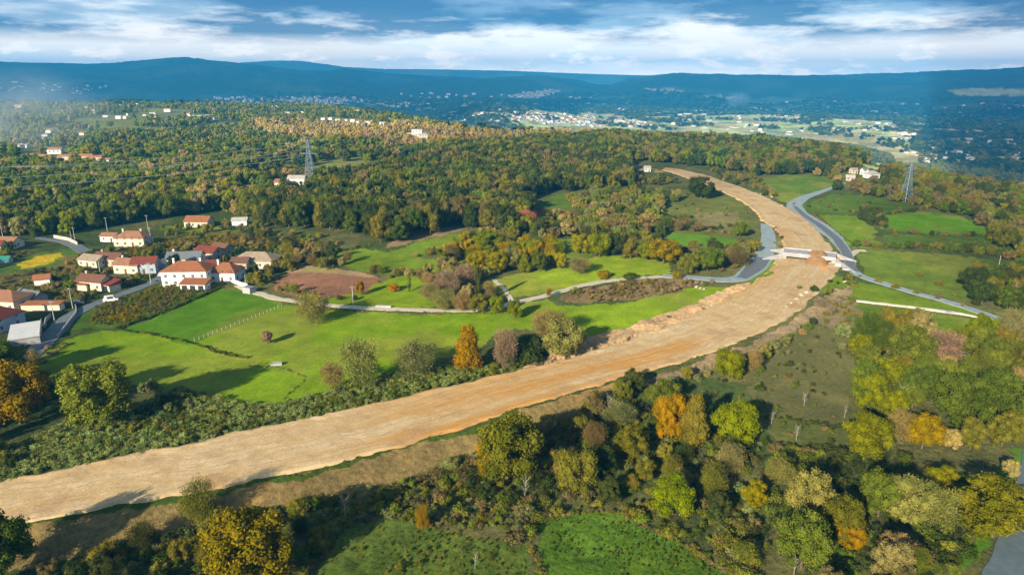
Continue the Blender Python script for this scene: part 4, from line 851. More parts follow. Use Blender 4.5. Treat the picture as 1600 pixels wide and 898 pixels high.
# low scrub, brambles and tall grass
SCR = [([(470,790),(640,748),(760,700),(770,760),(840,800),(840,830),(700,828),(600,815),(520,838),(480,860)], 1.25, (.35,1.0), 'reed mid grey tan reed olive', .9),
 ([(842,812),(900,800),(960,800),(1010,825),(1060,850),(1160,910),(1160,960),(845,960),(838,860)], 1.0, (.22,.45), 'mid green mid green', .9),
 ([(470,898),(520,840),(600,815),(700,825),(800,850),(835,900),(830,950),(430,950)], 1.3, (.25,.6), 'mid green olive mid', .8),
 ([(40,690),(120,660),(200,640),(280,612),(330,622),(380,636),(440,634),(520,612),(600,590),(700,575),(800,575),(826,572),(700,604),(600,629),(500,652),(300,693),(200,713),(0,752),(-100,766)], 1.05, (.8,1.5), 'reed reed mid reed', .9),
 ([(-250,760),(-100,740),(0,700),(60,690),(120,660),(200,640),(280,612),(330,622),(380,636),(440,634),(520,612),(600,590),(700,575),(800,575),(830,560),(826,572),(790,582),(700,600),(600,625),(500,647),(400,667),(300,688),(200,708),(100,728),(0,748),(-100,766),(-250,790)], 2.2, (.8,2.2), 'mid reed olive grey reed green', .8),
 ([(60,900),(200,850),(330,820),(470,790),(560,785),(640,750),(760,705),(850,660),(960,620),(1040,600),(1200,690),(1200,1000),(1150,898),(1060,845),(960,795),(850,806),(835,850),(800,848),(700,822),(600,812),(520,838),(470,900),(400,1000),(0,1000)], 1.9, (.7,2.3), 'olive green mid grey olive brown mid dark', .9),
 ([(470,898),(540,835),(700,830),(830,870),(820,930),(470,930)], 4.2, (.4,1.2), 'mid olive grey', .5),
 ([(1000,600),(1160,565),(1290,510),(1335,520),(1325,690),(1345,720),(1200,720),(1100,700)], 3.8, (.5,1.8), 'olive brown mid dark grey', .45),
 ([(1200,700),(1450,720),(1520,760),(1530,870),(1480,898),(1250,900),(1200,800)], 2.2, (.8,2.5), 'olive brown green mid dark', .9),
 ([(1285,465),(1335,470),(1335,530),(1400,520),(1460,545),(1330,560),(1280,510)], 3.0, (.8,2.2), 'tan olive mid grey', .6),
 ([(880,460),(920,450),(985,438),(1050,434),(1130,440),(1060,456),(1000,466),(920,474)], 2.2, (.8,1.9), 'brown tan olive brown pink', .85),
 ([(900,545),(1040,497),(1140,455),(1180,440),(1130,470),(1040,512),(910,552)], 5, (.4,1.2), 'olive tan', .5),
 ([(980,298),(1075,285),(1165,320),(1178,372),(1100,368),(985,340)], 7, (1,2.5), 'olive brown dark tan', .35),
 ([(1200,348),(1228,352),(1230,378),(1210,398)], 3, (.6,1.6), 'olive mid brown', .7),
 ([(1150,372),(1190,378),(1165,425),(1060,430),(1050,410),(1150,400)], 3, (1,2.2), 'brown olive dark', .7),
 ([(1285,440),(1330,432),(1340,470),(1280,470)], 3, (.6,1.6), 'mid olive dark', .6),
 ([(180,388),(430,362),(430,390),(330,388),(200,398)], 3.2, (1,2.0), 'brown tan olive mid gold', .7),
 ([(420,420),(420,365),(600,385),(530,395),(540,420),(440,425)], 4.5, (.8,2.2), 'tan olive brown mid', .6),
 ([(60,420),(130,400),(160,425),(120,470),(0,455),(0,435)], 3.4, (.8,2), 'brown tan olive mid dark', .7),
 ([(1330,300),(1440,318),(1540,350),(1530,345),(1450,330),(1300,335),(1250,322)], 7, (.8,2.2), 'brown olive dark', .3),
 ([(1380,366),(1600,372),(1620,395),(1390,384)], 6, (1,2.2), 'olive brown mid', .5),
 ([(1345,432),(1550,490),(1600,520),(1560,500),(1400,455)], 4.5, (.8,1.8), 'olive brown', .6),
 ([(330,262),(480,262),(500,300),(400,308),(350,292)], 8, (2,4), 'tan olive pink gold mid', .6),
 ([(40,560),(0,540),(110,540),(60,575)], 2.5, (.8,2), 'brown pink olive', .7),
 ([(-20,400),(120,392),(250,378),(430,380),(445,440),(390,452),(345,445),(250,440),(130,475),(60,500),(-20,520)], 2.3, (.6,1.8), 'olive brown mid tan dark mid', .85)]
bm_ = [crown_mesh('scrub_plant', 'bush', 500+i, n_, l_, 9, c_, M_LEAFI, ICO1, needle=nd_) for i, (n_, l_, c_, nd_) in enumerate(((520, .045, .6, 1.0), (520, .05, .55, 1.6), (420, .045, 0, 2.2), (500, .05, .6, 1.0)))]
bm_ += [crown_mesh('grass_tuft', 'wisp', 520+i, 420, .055, 10, 0, M_LEAFI, ICO1, needle=2.4) for i in range(2)]
sc_ = protos('scrub_source', bm_)
pos = []; rot = []; scl = []; idx = []; tin = []
for poly, sp, hr, cols, keep in SCR:
    x, y, z, a, b, d = grid_pts(poly, sp); m = (~inpoly(a, b, [(130,508),(150,480),(210,462),(250,448),(290,444),(328,450),(280,476),(235,494),(190,508)])) & (rng.random(len(x)) < keep*np.clip(fbm(x/9, y/9, 121, 2)*2.2-.2, .15, 1)) & clear(x, y, a, b, 0); cols = cols.split(); vil = poly is SCR[-1][0]
    pt = fbm(x/16, y/16, 131, 2)
    for k in np.nonzero(m)[0]:
        if vil and inpoly(x[k:k+1]*0+a[k], y[k:k+1]*0+b[k], [(-20,425),(60,392),(125,385),(135,404),(90,425),(30,445),(-20,450)])[0]: continue
        if vil and any(abs(x[k]-o_[0]) < o_[2]+1 and abs(y[k]-o_[1]) < o_[2]+1 for o_ in occ): continue
        h = random.uniform(*hr); w = h*random.uniform(1.0, 2.0); pos.append((x[k], y[k], z[k]-.08)); rot.append(random.uniform(0, 6.28)); scl.append((w, w, h*1.2)); idx.append(random.randrange(4, 6) if cols[0] == 'reed' else random.randrange(4))
        ci = int(np.clip(pt[k]*1.4-.2+random.uniform(-.25, .25), 0, .999)*len(cols)); tin.append(jit(TINT[cols[ci]], .25)[:3])
print('scrub', len(pos))
scatter('scrub', sc_, pos, rot, scl, idx, tin, 'low tangled scrub, brambles and tall grass on rough ground beside the earth road', 'scrub')
# vineyard rows
pos = []; rot = []; scl = []; idx = []; tin = []
for poly, cols, ang in (([(135,508),(150,480),(210,462),(250,448),(290,444),(328,450),(280,476),(235,494),(190,508)], 'brown olive gold tan mid', .62), ([(180,392),(260,376),(360,366),(420,374),(400,386),(300,388),(200,397)], 'brown gold olive orange', .1)):
    x, y, z, a, b, d = grid_pts(poly, 1.1); u = x*cos(ang)+y*sin(ang); v = -x*sin(ang)+y*cos(ang); m = (np.mod(v, 3.0) < 1.1)
    cols = cols.split(); w = fbm(x/14, y/14, 7, 2)
    for k in np.nonzero(m)[0]:
        h = random.uniform(1.1, 1.7); pos.append((x[k], y[k], z[k])); rot.append(random.uniform(0, 6.28)); scl.append((1.4, 1.4, h)); idx.append(random.randrange(4)); tin.append(jit(TINT[cols[int(np.clip(w[k]*1.5-.3+random.uniform(-.15, .15), 0, .99)*len(cols))]], .2)[:3])
scatter('vine_rows', sc_, pos, rot, scl, idx, tin, 'rows of autumn coloured vines beside the village and its road', 'vineyard')
# ------------------------------------------------------------------ meadow hedge ditch (low dark growth along field boundary)
pos = []; rot = []; scl = []; idx = []; tin = []
for pl, cols, hh in (([(182,514),(240,523),(300,536),(345,552),(384,560)], 'dark olive', .7), ([(182,513),(235,497),(300,470),(345,450)], 'dark green', .9), ([(1200,650),(1260,660),(1325,672)], 'dark', .8), ([(1190,692),(1260,698),(1330,700)], 'dark', .8), ([(1340,388),(1275,335)], 'dark', .4), ([(500,484),(600,487),(690,489),(800,490)], 'tan olive', .5), ([(385,572),(440,574),(480,590),(440,626)], 'olive', .35), ([(850,808),(960,797),(1060,848),(1160,905)], 'brown tan olive', .8), ([(838,812),(830,850),(845,898)], 'olive brown', 1.0), ([(540,800),(520,850),(470,910)], 'olive brown', 1.0)):
    wl = wpts(pl); q_, _ = resample(wl, int(np.sum(np.hypot(*np.diff(wl, axis=0).T))/.8)); cols = cols.split()
    for x, y in q_:
        x += random.uniform(-.4, .4); y += random.uniform(-.4, .4); h = hh*random.uniform(.5, 1.3); pos.append((x, y, float(T(x, y))-.05)); rot.append(random.uniform(0, 6.28)); scl.append((h*1.6, h*1.6, h*1.3)); idx.append(random.randrange(4)); tin.append(jit(TINT[random.choice(cols)], .2)[:3])
scatter('field_edge_growth', sc_, pos, rot, scl, idx, tin, 'thin lines of weeds and brambles growing along the field boundaries', 'weeds')
# ------------------------------------------------------------------ houses
ROOFC = {'orange': (.42, .17, .08), 'red': (.26, .07, .045), 'brown': (.24, .12, .08), 'slate': (.22, .25, .27), 'beige': (.48, .38, .27), 'pale': (.6, .56, .5), 'salmon': (.44, .22, .13), 'teal': (.05, .30, .25), 'dark': (.08, .07, .07)}
WALLC = {'white': (.72, .71, .67), 'cream': (.56, .51, .39), 'stone': (.42, .36, .28), 'pink': (.72, .58, .5), 'bluegrey': (.32, .38, .44), 'beige': (.6, .5, .38)}
def roof_mat(k):
    m, n, out = nt('roof_tiles_'+k); pos_ = N(n, 'ShaderNodeTexCoord').outputs['Object']; w = N(n, 'ShaderNodeTexWave'); w.inputs['Scale'].default_value = 1.6; w.inputs['Distortion'].default_value = .6; n.links.new(pos_, w.inputs[0])
    a = noise(n, pos_, .5, 5, .6); b = noise(n, pos_, 3, 4, .7)
    c = mix_(n, mapr(n, a, .4, .65, 0, .55), ROOFC[k], tuple(v*.55+.04 for v in ROOFC[k])); c = mix_(n, 1.0, c, mapr(n, b, .3, .7, .75, 1.25), 'MULTIPLY')
    d = N(n, 'ShaderNodeBsdfDiffuse'); n.links.new(c, d.inputs[0]); bp = N(n, 'ShaderNodeBump'); bp.inputs['Distance'].default_value = .12; n.links.new(w.outputs['Fac'], bp.inputs['Height']); n.links.new(bp.outputs[0], d.inputs['Normal']); n.links.new(d.outputs[0], out.inputs[0]); return m
RM = {k: roof_mat(k) for k in ROOFC}; WM = {k: simple('plaster_'+k, v, .9, .24, .5) for k, v in WALLC.items()}
ownhouse = []
def house(px_, py_, w, d, h, rz, rt, rc, wc_, label, ov=.45, rh=None, nm='house', chim=1, win=True, opens=0, z0=None, cat='house'):
    w, d, h = (w, d, h) if w > 17 else (w*.9, d*.9, h*.92); loc = P1(px_, py_); loc.z = loc.z if z0 is None else loc.z+z0; e = empty(nm, loc, radians(rz)); tag(e, label, cat, 'houses and farm buildings of the village' if nm in ('house', 'farm_building') else None)
    rh = rh if rh is not None else d*.24; a, b = w/2, d/2
    m = MB(); m.box(-a, a, -b, b, -1.2, h)
    if rt == 'gable':
        m.quad([(-a, -b, h), (-a, 0, h+rh), (-a, b, h)]); m.quad([(a, b, h), (a, 0, h+rh), (a, -b, h)])
    m.build('wall', WM[wc_], e)
    r = MB(); A_, B_ = a+ov, b+ov; zb = h-rh*ov/b; t_ = .16
    if rt == 'gable': top = [(-A_, 0), (A_, 0)]
    elif rt == 'hip': top = [(-max(a-b*.9, .3), 0), (max(a-b*.9, .3), 0)]
    if rt in ('gable', 'hip'):
        for dz, fl in ((t_, 1), (0.01, 0)):
            r.quad([(-A_, -B_, zb+dz), (A_, -B_, zb+dz), (top[1][0], 0, h+rh+dz), (top[0][0], 0, h+rh+dz)]); r.quad([(A_, B_, zb+dz), (-A_, B_, zb+dz), (top[0][0], 0, h+rh+dz), (top[1][0], 0, h+rh+dz)])
            if rt == 'hip': r.quad([(-A_, B_, zb+dz), (-A_, -B_, zb+dz), (top[0][0], 0, h+rh+dz)]); r.quad([(A_, -B_, zb+dz), (A_, B_, zb+dz), (top[1][0], 0, h+rh+dz)])
        for s_ in (-1, 1): r.quad([(-A_, s_*B_, zb), (A_, s_*B_, zb), (A_, s_*B_, zb+t_), (-A_, s_*B_, zb+t_)])
        if rt == 'hip':
            for s_ in (-1, 1): r.quad([(s_*A_, -B_, zb), (s_*A_, B_, zb), (s_*A_, B_, zb+t_), (s_*A_, -B_, zb+t_)])
        r.bar((top[0][0], 0, h+rh+t_), (top[1][0], 0, h+rh+t_), .28)
    elif rt == 'shed':
        r.quad([(-A_, -B_, h+.02), (A_, -B_, h+.02), (A_, B_, h+rh), (-A_, B_, h+rh)]); r.quad([(-A_, -B_, h+.2), (A_, -B_, h+.2), (A_, B_, h+rh+.2), (-A_, B_, h+rh+.2)])
        for q1, q2 in (((-A_, -B_), (A_, -B_)),): r.quad([(q1[0], q1[1], h+.02), (q2[0], q2[1], h+.02), (q2[0], q2[1], h+.2), (q1[0], q1[1], h+.2)])
        r.quad([(-A_, B_, h+rh), (A_, B_, h+rh), (A_, B_, h), (-A_, B_, h)])
        for s_ in (-1, 1): r.quad([(s_*A_, -B_, h+.02), (s_*A_, B_, h+rh+.2), (s_*A_, B_, h)])
    ro = r.build('roof', RM[rc], e)
    for k in range(chim):
        cx = (-.35+.6*k)*w; c = MB(); c.box(cx-.35, cx+.35, -.3+b*.25, .4+b*.25, h+rh*.5, h+rh+.9); c.box(cx-.45, cx+.45, -.4+b*.25, .5+b*.25, h+rh+.9, h+rh+1.05); c.build('chimney', WM[wc_], ro)
    if win:
        for fl in range(1 if h < 4.2 else 2):
            z_ = (1.0 if fl == 0 else 3.7); nw = max(2, int(w/3.3))
            for k in range(nw):
                cx = -a+(k+.5)*w/nw
                if fl == 0 and k == nw//2: 
                    dm = MB(); dm.box(cx-.5, cx+.5, -b-.05, -b+.1, 0, 2.1); dm.build('door', M_WOOD, e); continue
                wmb = MB(); wmb.box(cx-.5, cx+.5, -b-.04, -b+.1, z_, z_+1.2, 0); wmb.box(cx-.6, cx+.6, -b-.12, -b+.05, z_-.1, z_-.004, 1); wmb.box(cx-.03, cx+.03, -b-.06, -b-.02, z_, z_+1.2, 1); wmb.build('window', [M_GLASS, WM['white']], e)
            for k in range(max(1, int(d/4.5))):
                for s_ in (-1, 1):
                    cy = -b+(k+.5)*d/max(1, int(d/4.5)); wmb = MB(); wmb.box(s_*a-.05, s_*a+.05, cy-.45, cy+.45, z_, z_+1.2, 0); wmb.box(s_*a-.1, s_*a+.1, cy-.55, cy+.55, z_-.1, z_-.004, 1); wmb.build('window', [M_GLASS, WM['white']], e)
    for k in range(opens):
        cx = -a+(k+.5)*w/opens; om = MB(); om.box(cx-w/opens*.33, cx+w/opens*.33, -b-.04, -b+.2, 0, min(2.4, h-.4)); om.build('garage_door', M_DARK, e)  # flat dark panel standing in for the shade inside an open bay
    return e
for a_, k_ in HL: house(*a_, **k_)
# concrete yard building with flat top
def flat_building():
    e = empty('flat_roofed_garage', P1(42, 528), radians(32)); tag(e, 'flat-roofed concrete garage beside the shaded village road', 'garage')
    m = MB(); m.box(-4, 4, -8, 8, -1, 2.6); m.build('wall', M_CONC, e)
    m = MB(); m.box(-4.3, 4.3, -8.3, 8.3, 2.605, 2.85); m.build('roof_slab', simple('pale_concrete_roof', (.55, .56, .55), .9, .15, .4), e)
    m = MB(); m.box(4.05, 4.25, -8.3, 8.3, 2.853, 3.4); m.build('parapet', M_CONC, e)
    m = MB(); m.box(3.9, 4.06, -5, -2, 0, 2.2); m.build('garage_door', M_DARK, e)
flat_building()
# garden and field walls
def wall_line(name, pl, h, w, mat, label, cat='wall', n=40):
    q_, t = resample(wpts(pl), n); m = MB()
    for i in range(n-1):
        a = q_[i]; b = q_[i+1]; d = (b-a)/np.linalg.norm(b-a); nn = np.array((-d[1], d[0]))*w/2; za = float(T(*a)); zb = float(T(*b)); e = (random.random()-.5)*.12
        p = [(*(a-nn), za-.5), (*(a+nn), za-.5), (*(a+nn), za+h+e), (*(a-nn), za+h+e), (*(b-nn), zb-.5), (*(b+nn), zb-.5), (*(b+nn), zb+h+e), (*(b-nn), zb+h+e)]
        k = len(m.v); m.v += p
        for f in ((3, 2, 6, 7), (0, 3, 7, 4), (1, 5, 6, 2), (0, 1, 2, 3), (4, 7, 6, 5)): m.f.append(tuple(k+i_ for i_ in f)); m.m.append(0)
    return tag(m.build(name, mat), label, cat)
wall_line('garden_wall', [(90,528),(108,505),(120,490),(118,478)], 1.0, .35, M_CONC, 'pale concrete wall along the field side of the shaded village road')
wall_line('garden_wall', [(70,512),(72,502),(80,494)], 1.3, .3, M_CONC, 'short concrete wall beside the flat-roofed garage')
wall_line('garden_wall', [(365,442),(378,447),(388,449)], 1.6, .35, WM['white'], 'white garden wall right of the pyramid-roof house')
wall_line('garden_wall', [(384,456),(396,458)], 2.4, 3.0, M_CONC, 'grey block wall where the lane meets the meadow')
wall_line('garden_wall', [(0,494),(30,494)], 1.0, .3, WM['white'], 'white garden wall in front of the dark red roofed house')
wall_line('garden_wall', [(86,372),(108,376),(122,383)], 1.6, .4, WM['cream'], 'cream wall along the upper village lane')
wall_line('stone_wall', [(1468,487),(1480,489),(1492,490)], .8, 1.2, M_CONC, 'row of white stone blocks at the white track')
wall_line('stone_wall', [(588,480),(612,481)], .9, .8, M_CONC, 'short white stone wall on the lane above the meadow')
wall_line('stone_wall', [(795,470),(798,486),(805,494)], .5, .6, M_STONEW, 'low stone wall beside the two small round trees')
# poles
def pole(px_, py_, h, label, arm=True, lamp=False):
    e = empty('utility_pole', P1(px_, py_)); tag(e, label, 'utility pole', 'utility poles around the village')
    m = MB(); m.bar((0, 0, -.5), (0, 0, h), .38, 0, .2); m.build('post', M_POLE, e)
    if arm: m = MB(); m.bar((-.9, 0, h-.5), (.9, 0, h-.5), .14); [m.bar((s_, 0, h-.43), (s_, 0, h-.15), .12) for s_ in (-.8, 0, .8)]; m.build('crossarm', M_STEEL, e)
    if lamp: m = MB(); m.bar((0, 0, h-.4), (1.4, -.6, h), .1); m.box(1.2, 1.9, -.85, -.55, h-.05, h+.08); m.build('lamp_head', M_STEEL, e)
for a, b, h, l, ar in ((87,509,9,'concrete pole standing on the bend of the shaded village road',1),(114,482,8,'pole behind the roadside wall, right of the shaded bend',1),(236,443,9,'pole in front of the dark red roofed street house',1),(237,382,9,'pole at the right corner of the wide cream house',1),(232,361,9,'tall pole behind the wide cream house',1),(168,362,8,'pole behind the white annex',1),(118,379,8,'pole by the upper village lane',1),(113,381,7,'thin pole left of the upper lane pole',0),(5,372,8,'pole at the left edge below the forest',1),(157,428,7,'pole between the two farmhouse rows on the left',1),(552,475,7,'concrete pole by the lane beside the ploughed field',1),(385,452,6,'pole at the end of the white garden wall',0),(1557,432,9,'thin pole in the right pasture',0),(1515,440,6,'short pole in the right pasture',0)): pole(a, b, h, l, ar, False)
# lattice pylons
def pylon(px_, py_, h, label, rz=0):
    e = empty('lattice_pylon', P1(px_, py_), rz); tag(e, label, 'pylon', 'electricity pylons across the woods'); b = h*.10; n_ = 9; m = MB()
    def wd(k): return b*(1-k/n_)**1.15+h*.013
    for k in range(n_):
        z0, z1 = h*k/n_*.98, h*(k+1)/n_*.98; a0, a1 = wd(k), wd(k+1)
        for sx, sy in ((1, 1), (1, -1), (-1, -1), (-1, 1)): m.bar((sx*a0, sy*a0, z0), (sx*a1, sy*a1, z1), .42)
        for s_ in (1, -1):
            m.bar((-a0, s_*a0, z0), (a1, s_*a1, z1), .22); m.bar((a0, s_*a0, z0), (-a1, s_*a1, z1), .22); m.bar((s_*a0, -a0, z0), (s_*a1, a1, z1), .22); m.bar((s_*a0, a0, z0), (s_*a1, -a1, z1), .22)
            m.bar((-a1, s_*a1, z1), (a1, s_*a1, z1), .22); m.bar((s_*a1, -a1, z1), (s_*a1, a1, z1), .22)
    m.build('lattice_tower', M_STEEL, e)
    for f, l in ((.70, .17), (.82, .15), (.94, .12)):
        m = MB()
        for s_ in (-1, 1): m.bar((0, .5, h*f), (s_*h*l, 0, h*f+.3), .34); m.bar((0, -.5, h*f+h*.035), (s_*h*l, 0, h*f+.3), .28); m.bar((s_*h*l, 0, h*f+.2), (s_*h*l, 0, h*f-h*.04), .3)
        m.build('crossarm', M_STEEL, e)
    return e
pylon(487, 297, 38, 'tall lattice pylon rising from the forest left of centre')
pylon(1414, 316, 27, 'lattice pylon on the right ridge beside the farmhouse', .3)
pylon(698, 171, 52, 'faint far lattice pylon against the hills in the centre')
def cable(p, q_, sag, label):
    m = MB(); pts = [p.lerp(q_, k/24)+Vector((0, 0, -sag*4*(k/24)*(1-k/24))) for k in range(25)]
    for a, b in zip(pts[:-1], pts[1:]): m.bar(a, b, .17)
    tag(m.build('power_cable', simple('aluminium_cable', (.45, .47, .5), .5, .05, 1)), label, 'power cable', 'power cables over the left forest')
pb_ = P1(487, 297)
for i, (s_, f, l) in enumerate(((-1, .70, 'lowest'), (-1, .82, 'second lowest'), (-1, .94, 'highest'), (1, .76, 'second highest'))):
    cable(pb_+Vector((s_*5, 0, 38*f-1.5)), Vector((-420+i*6, 300-i*18, 30+9*i)), 9, f'{l} of the power cables crossing above the left forest')
# fence of pale posts in the meadow
e = empty('meadow_fence', P1(370, 505)); tag(e, 'line of pale fence posts and wire crossing the bright meadow', 'fence')
fw, _ = resample(wpts([(304,534),(345,517),(390,500),(440,479)]), 22); lp = e.location
wires = MB(); prev = None
for x, y in fw:
    z_ = float(T(x, y)); m = MB(); m.bar((x-lp.x, y-lp.y, z_-lp.z-.3), (x-lp.x, y-lp.y, z_-lp.z+1.2), .15); m.build('post', simple('fence_post', (.45, .42, .35), .9, .1, 2) if prev is None else bpy.data.materials['fence_post'], e)
    if prev:
        for hh in (.5, 1.0): wires.bar((prev[0]-lp.x, prev[1]-lp.y, prev[2]-lp.z+hh), (x-lp.x, y-lp.y, z_-lp.z+hh), .03)
    prev = (x, y, z_)
wires.build('wire', M_STEEL, e)
# stone trough in the meadow
e = empty('stone_trough', P1(432, 570), .2); tag(e, 'small pale stone trough in the middle of the meadow', 'trough'); m = MB(); m.box(-1.6, 1.6, -.6, .6, -.2, .35); m.box(-1.6, 1.6, -.6, -.45, .353, .8); m.box(-1.6, 1.6, .45, .6, .353, .8); m.box(-1.6, -1.45, -.449, .449, .353, .8); m.box(1.45, 1.6, -.449, .449, .353, .8); m.build('basin', M_CONC, e)
m = MB(); m.box(-1.44, 1.44, -.44, .44, .36, .6); m.build('water', simple('trough_water', (.03, .05, .05), .1, .1, 1, spec=.5), e)
# bare pale snags
for i, (a, b, h, l) in enumerate(((1256,634,3.6,'bare pale dead sapling in the olive pasture, upper one'),(1319,652,3.2,'bare pale dead sapling near the bright round tree'),(1244,688,4.0,'leaning pale dead sapling at the left of the pasture'),(1205,662,3.4,'pale dead sapling by the pasture corner'),(1408,640,7,'pale bare trunk between crowns in the right wood'),(1456,602,6,'pale bare trunk high in the right wood'),(1585,478,8,'pale bare trunk in the wood at the right edge'),(952,654,6,'pale bare snag near the end of the earth slope'),(820,778,5,'pale bare snag below the large olive tree'),(742,888,3,'pale fallen-looking snag at the bottom rough ground'),(540,812,5,'pale bare snag at the right of the bottom left thicket'),(1240,900,4,'pale bare snag at the bottom edge'))):
    e = empty('dead_tree', P1(a, b), i*1.3); e.scale = (h*.7, h*.7, h); e.rotation_euler.x = .1*sin(i*2); tag(e, l, 'dead tree', 'bare pale snags'); addobj('trunk', TR['bare'], e)
# ------------------------------------------------------------------ bridge under construction
bl = P1(1236, 402); br = P1(1300, 408); c0 = (bl+br)/2; ang = atan2(br.y-bl.y, br.x-bl.x)
e = empty('concrete_bridge', c0, ang); tag(e, 'unfinished concrete bridge partly covered with brown earth, crossing the earth road', 'bridge')
hl = (br-bl).length/2; zb = .1
m = MB(); m.box(-hl-3.5, hl+1.5, -5.0, 5.0, zb+1.6, zb+2.6); m.build('deck', M_CONC, e)
for s_ in (-1, 1):
    m = MB(); m.box(-hl-3.5, -.5, s_*5.15-.2, s_*5.15+.2, zb+1.4, zb+3.2); m.build('parapet', M_CONC, e)
    m = MB(); m.box(hl-4.5, hl+1.5, s_*5.15-.2, s_*5.15+.2, zb+1.4, zb+3.1); m.build('parapet', M_CONC, e)
for cx in (-hl-2.6, hl+.6, -1.0): m = MB(); m.box(cx-.8, cx+.8, -4.7, 4.7, -1.5, zb+1.597); m.build('abutment' if cx != -1.0 else 'pier', M_CONC, e)
def wing(a, b, h0, h1, y):
    m = MB(); a = Vector(a); b = Vector(b); d = (b-a).normalized(); n_ = Vector((-d.y, d.x, 0))*.3
    p = [a-n_, a+n_, b+n_, b-n_]; hs = [h0, h0, h1, h1]; v = [(*q.xy, -1.5) for q in p]+[(*q.xy, h) for q, h in zip(p, hs)]; m.v += v
    for f in ((0, 1, 5, 4), (1, 2, 6, 5), (2, 3, 7, 6), (3, 0, 4, 7), (4, 5, 6, 7)): m.f.append(f); m.m.append(0)
    m.build('wing_wall', M_CONC, e)
wing((-hl-3.6, -5.2, 0), (-hl-11.5, -10, 0), zb+2.6, .5, 0); wing((-hl-3.6, 5.2, 0), (-hl-10, 9, 0), zb+2.6, .5, 0)
wing((hl+1.6, -5.2, 0), (hl+9.5, -17, 0), zb+2.6, .5, 0); wing((hl+1.6, 5.2, 0), (hl+10, 3, 0), zb+2.6, .6, 0)
# earth fill: a lumpy mound over the deck
nx, ny = 40, 30; V = []; 
for i in range(nx):
    for j in range(ny):
        u = -1+2*i/(nx-1); v = -1+2*j/(ny-1); k = max(0, 1-abs(u)**3.2)*max(0, 1-abs(v))**.9
        V.append((2.3+u*5.2+.8*float(fbm(np.array(j/3.), np.array(2.), 8, 2)), v*13, -.8+(zb+4.4)*k**.8+1.6*float(fbm(np.array(i/5.), np.array(j/5.), 3, 4))*k))
I = np.arange(nx*ny).reshape(nx, ny); q = np.stack([I[:-1, :-1], I[1:, :-1], I[1:, 1:], I[:-1, 1:]], -1).reshape(-1, 4)
addobj('earth_fill', mesh_np('earth_fill', V, [q], [M_EARTH], smooth=True), e)
# boulders, site materials
def rock(px_, py_, s_, label, mat=M_BOULDER, grp='pale boulders along the earth road', nm='boulder'):
    IV, IF = ICO2; g_ = np.random.default_rng(int(px_*7+py_)); v = IV*(1+(g_.random(len(IV))-.5)*.35)[:, None]*np.array((1.2, .9, .7))*s_; o = addobj(nm, mesh_np(nm, v, [IF], [mat]), None, P1(px_, py_)+Vector((0, 0, s_*.3))); o.rotation_euler.z = px_; tag(o, label, nm, grp)
WHERE = {0: 'at the inner bend of the earth road below the bridge', 1: 'on the upper edge of the earth road by the access road', 2: 'beside the road bed end right of the bridge', 3: 'along the distant right edge of the earth road'}
bl_ = [(1252,462,1.6,0),(1244,468,1.2,0),(1260,458,1.5,0),(1236,474,1.1,0),(1268,455,1.3,0),(1228,480,1.0,0),(1276,458,1.0,0),(1248,475,.9,0),(1088,449,1.4,1),(1094,451,1.1,1),(1100,452,.9,1),(1160,447,1.0,1),(1112,478,1.0,1),(1085,488,.9,1),(1298,412,1.1,2),(1304,417,.9,2),(1330,436,1.0,2),(1320,441,1.2,2),(1190,304,1.6,3),(1206,308,1.3,3),(1222,322,1.2,3),(1178,292,1.4,3),(1150,286,1.5,3),(1130,281,1.2,3)]
cnt = {}
for a, b, s_, w_ in bl_:
    k = cnt.get(w_, 0); cnt[w_] = k+1; rock(a, b, s_*.62, f"pale {'large' if s_ > 1.25 else 'small'} boulder {WHERE[w_]}, {ORD[k] if k else 'first'} listed from the left" if False else f"{ORD[k].replace('nearest','first')} pale boulder {WHERE[w_]}")
def block(px_, py_, w, d, h, rz, mat, label, nm, cat):
    e = empty(nm, P1(px_, py_), radians(rz)); tag(e, label, cat); m = MB(); m.box(-w/2, w/2, -d/2, d/2, 0, h*.5); m.build('lower_course', mat, e); m = MB(); m.box(-w/2*.92, w/2*.92, -d/2*.9, d/2*.9, h*.5+.003, h); m.build('upper_course', mat, e)
M_OR = simple('orange_plastic', (.75, .22, .05), .6, .1, 1); M_WH = simple('white_plastic', (.8, .8, .8), .5, .1, 1)
block(1288,421,2.4,1.2,1.4,12,M_OR,'orange stack of site materials below the right end of the bridge','material_stack','site materials')
block(1312,416,3.4,1.4,1.2,-30,M_WH,'white stack of slabs at the right end of the bridge','slab_stack','site materials')
block(1322,422,3.0,1.2,1.0,-40,M_CONC,'grey stack of kerbstones beside the relief road','kerbstone_stack','site materials')
block(1309,405,2.0,1.4,1.0,10,M_OR,'orange pallet load behind the right parapet of the bridge','pallet_load','site materials')
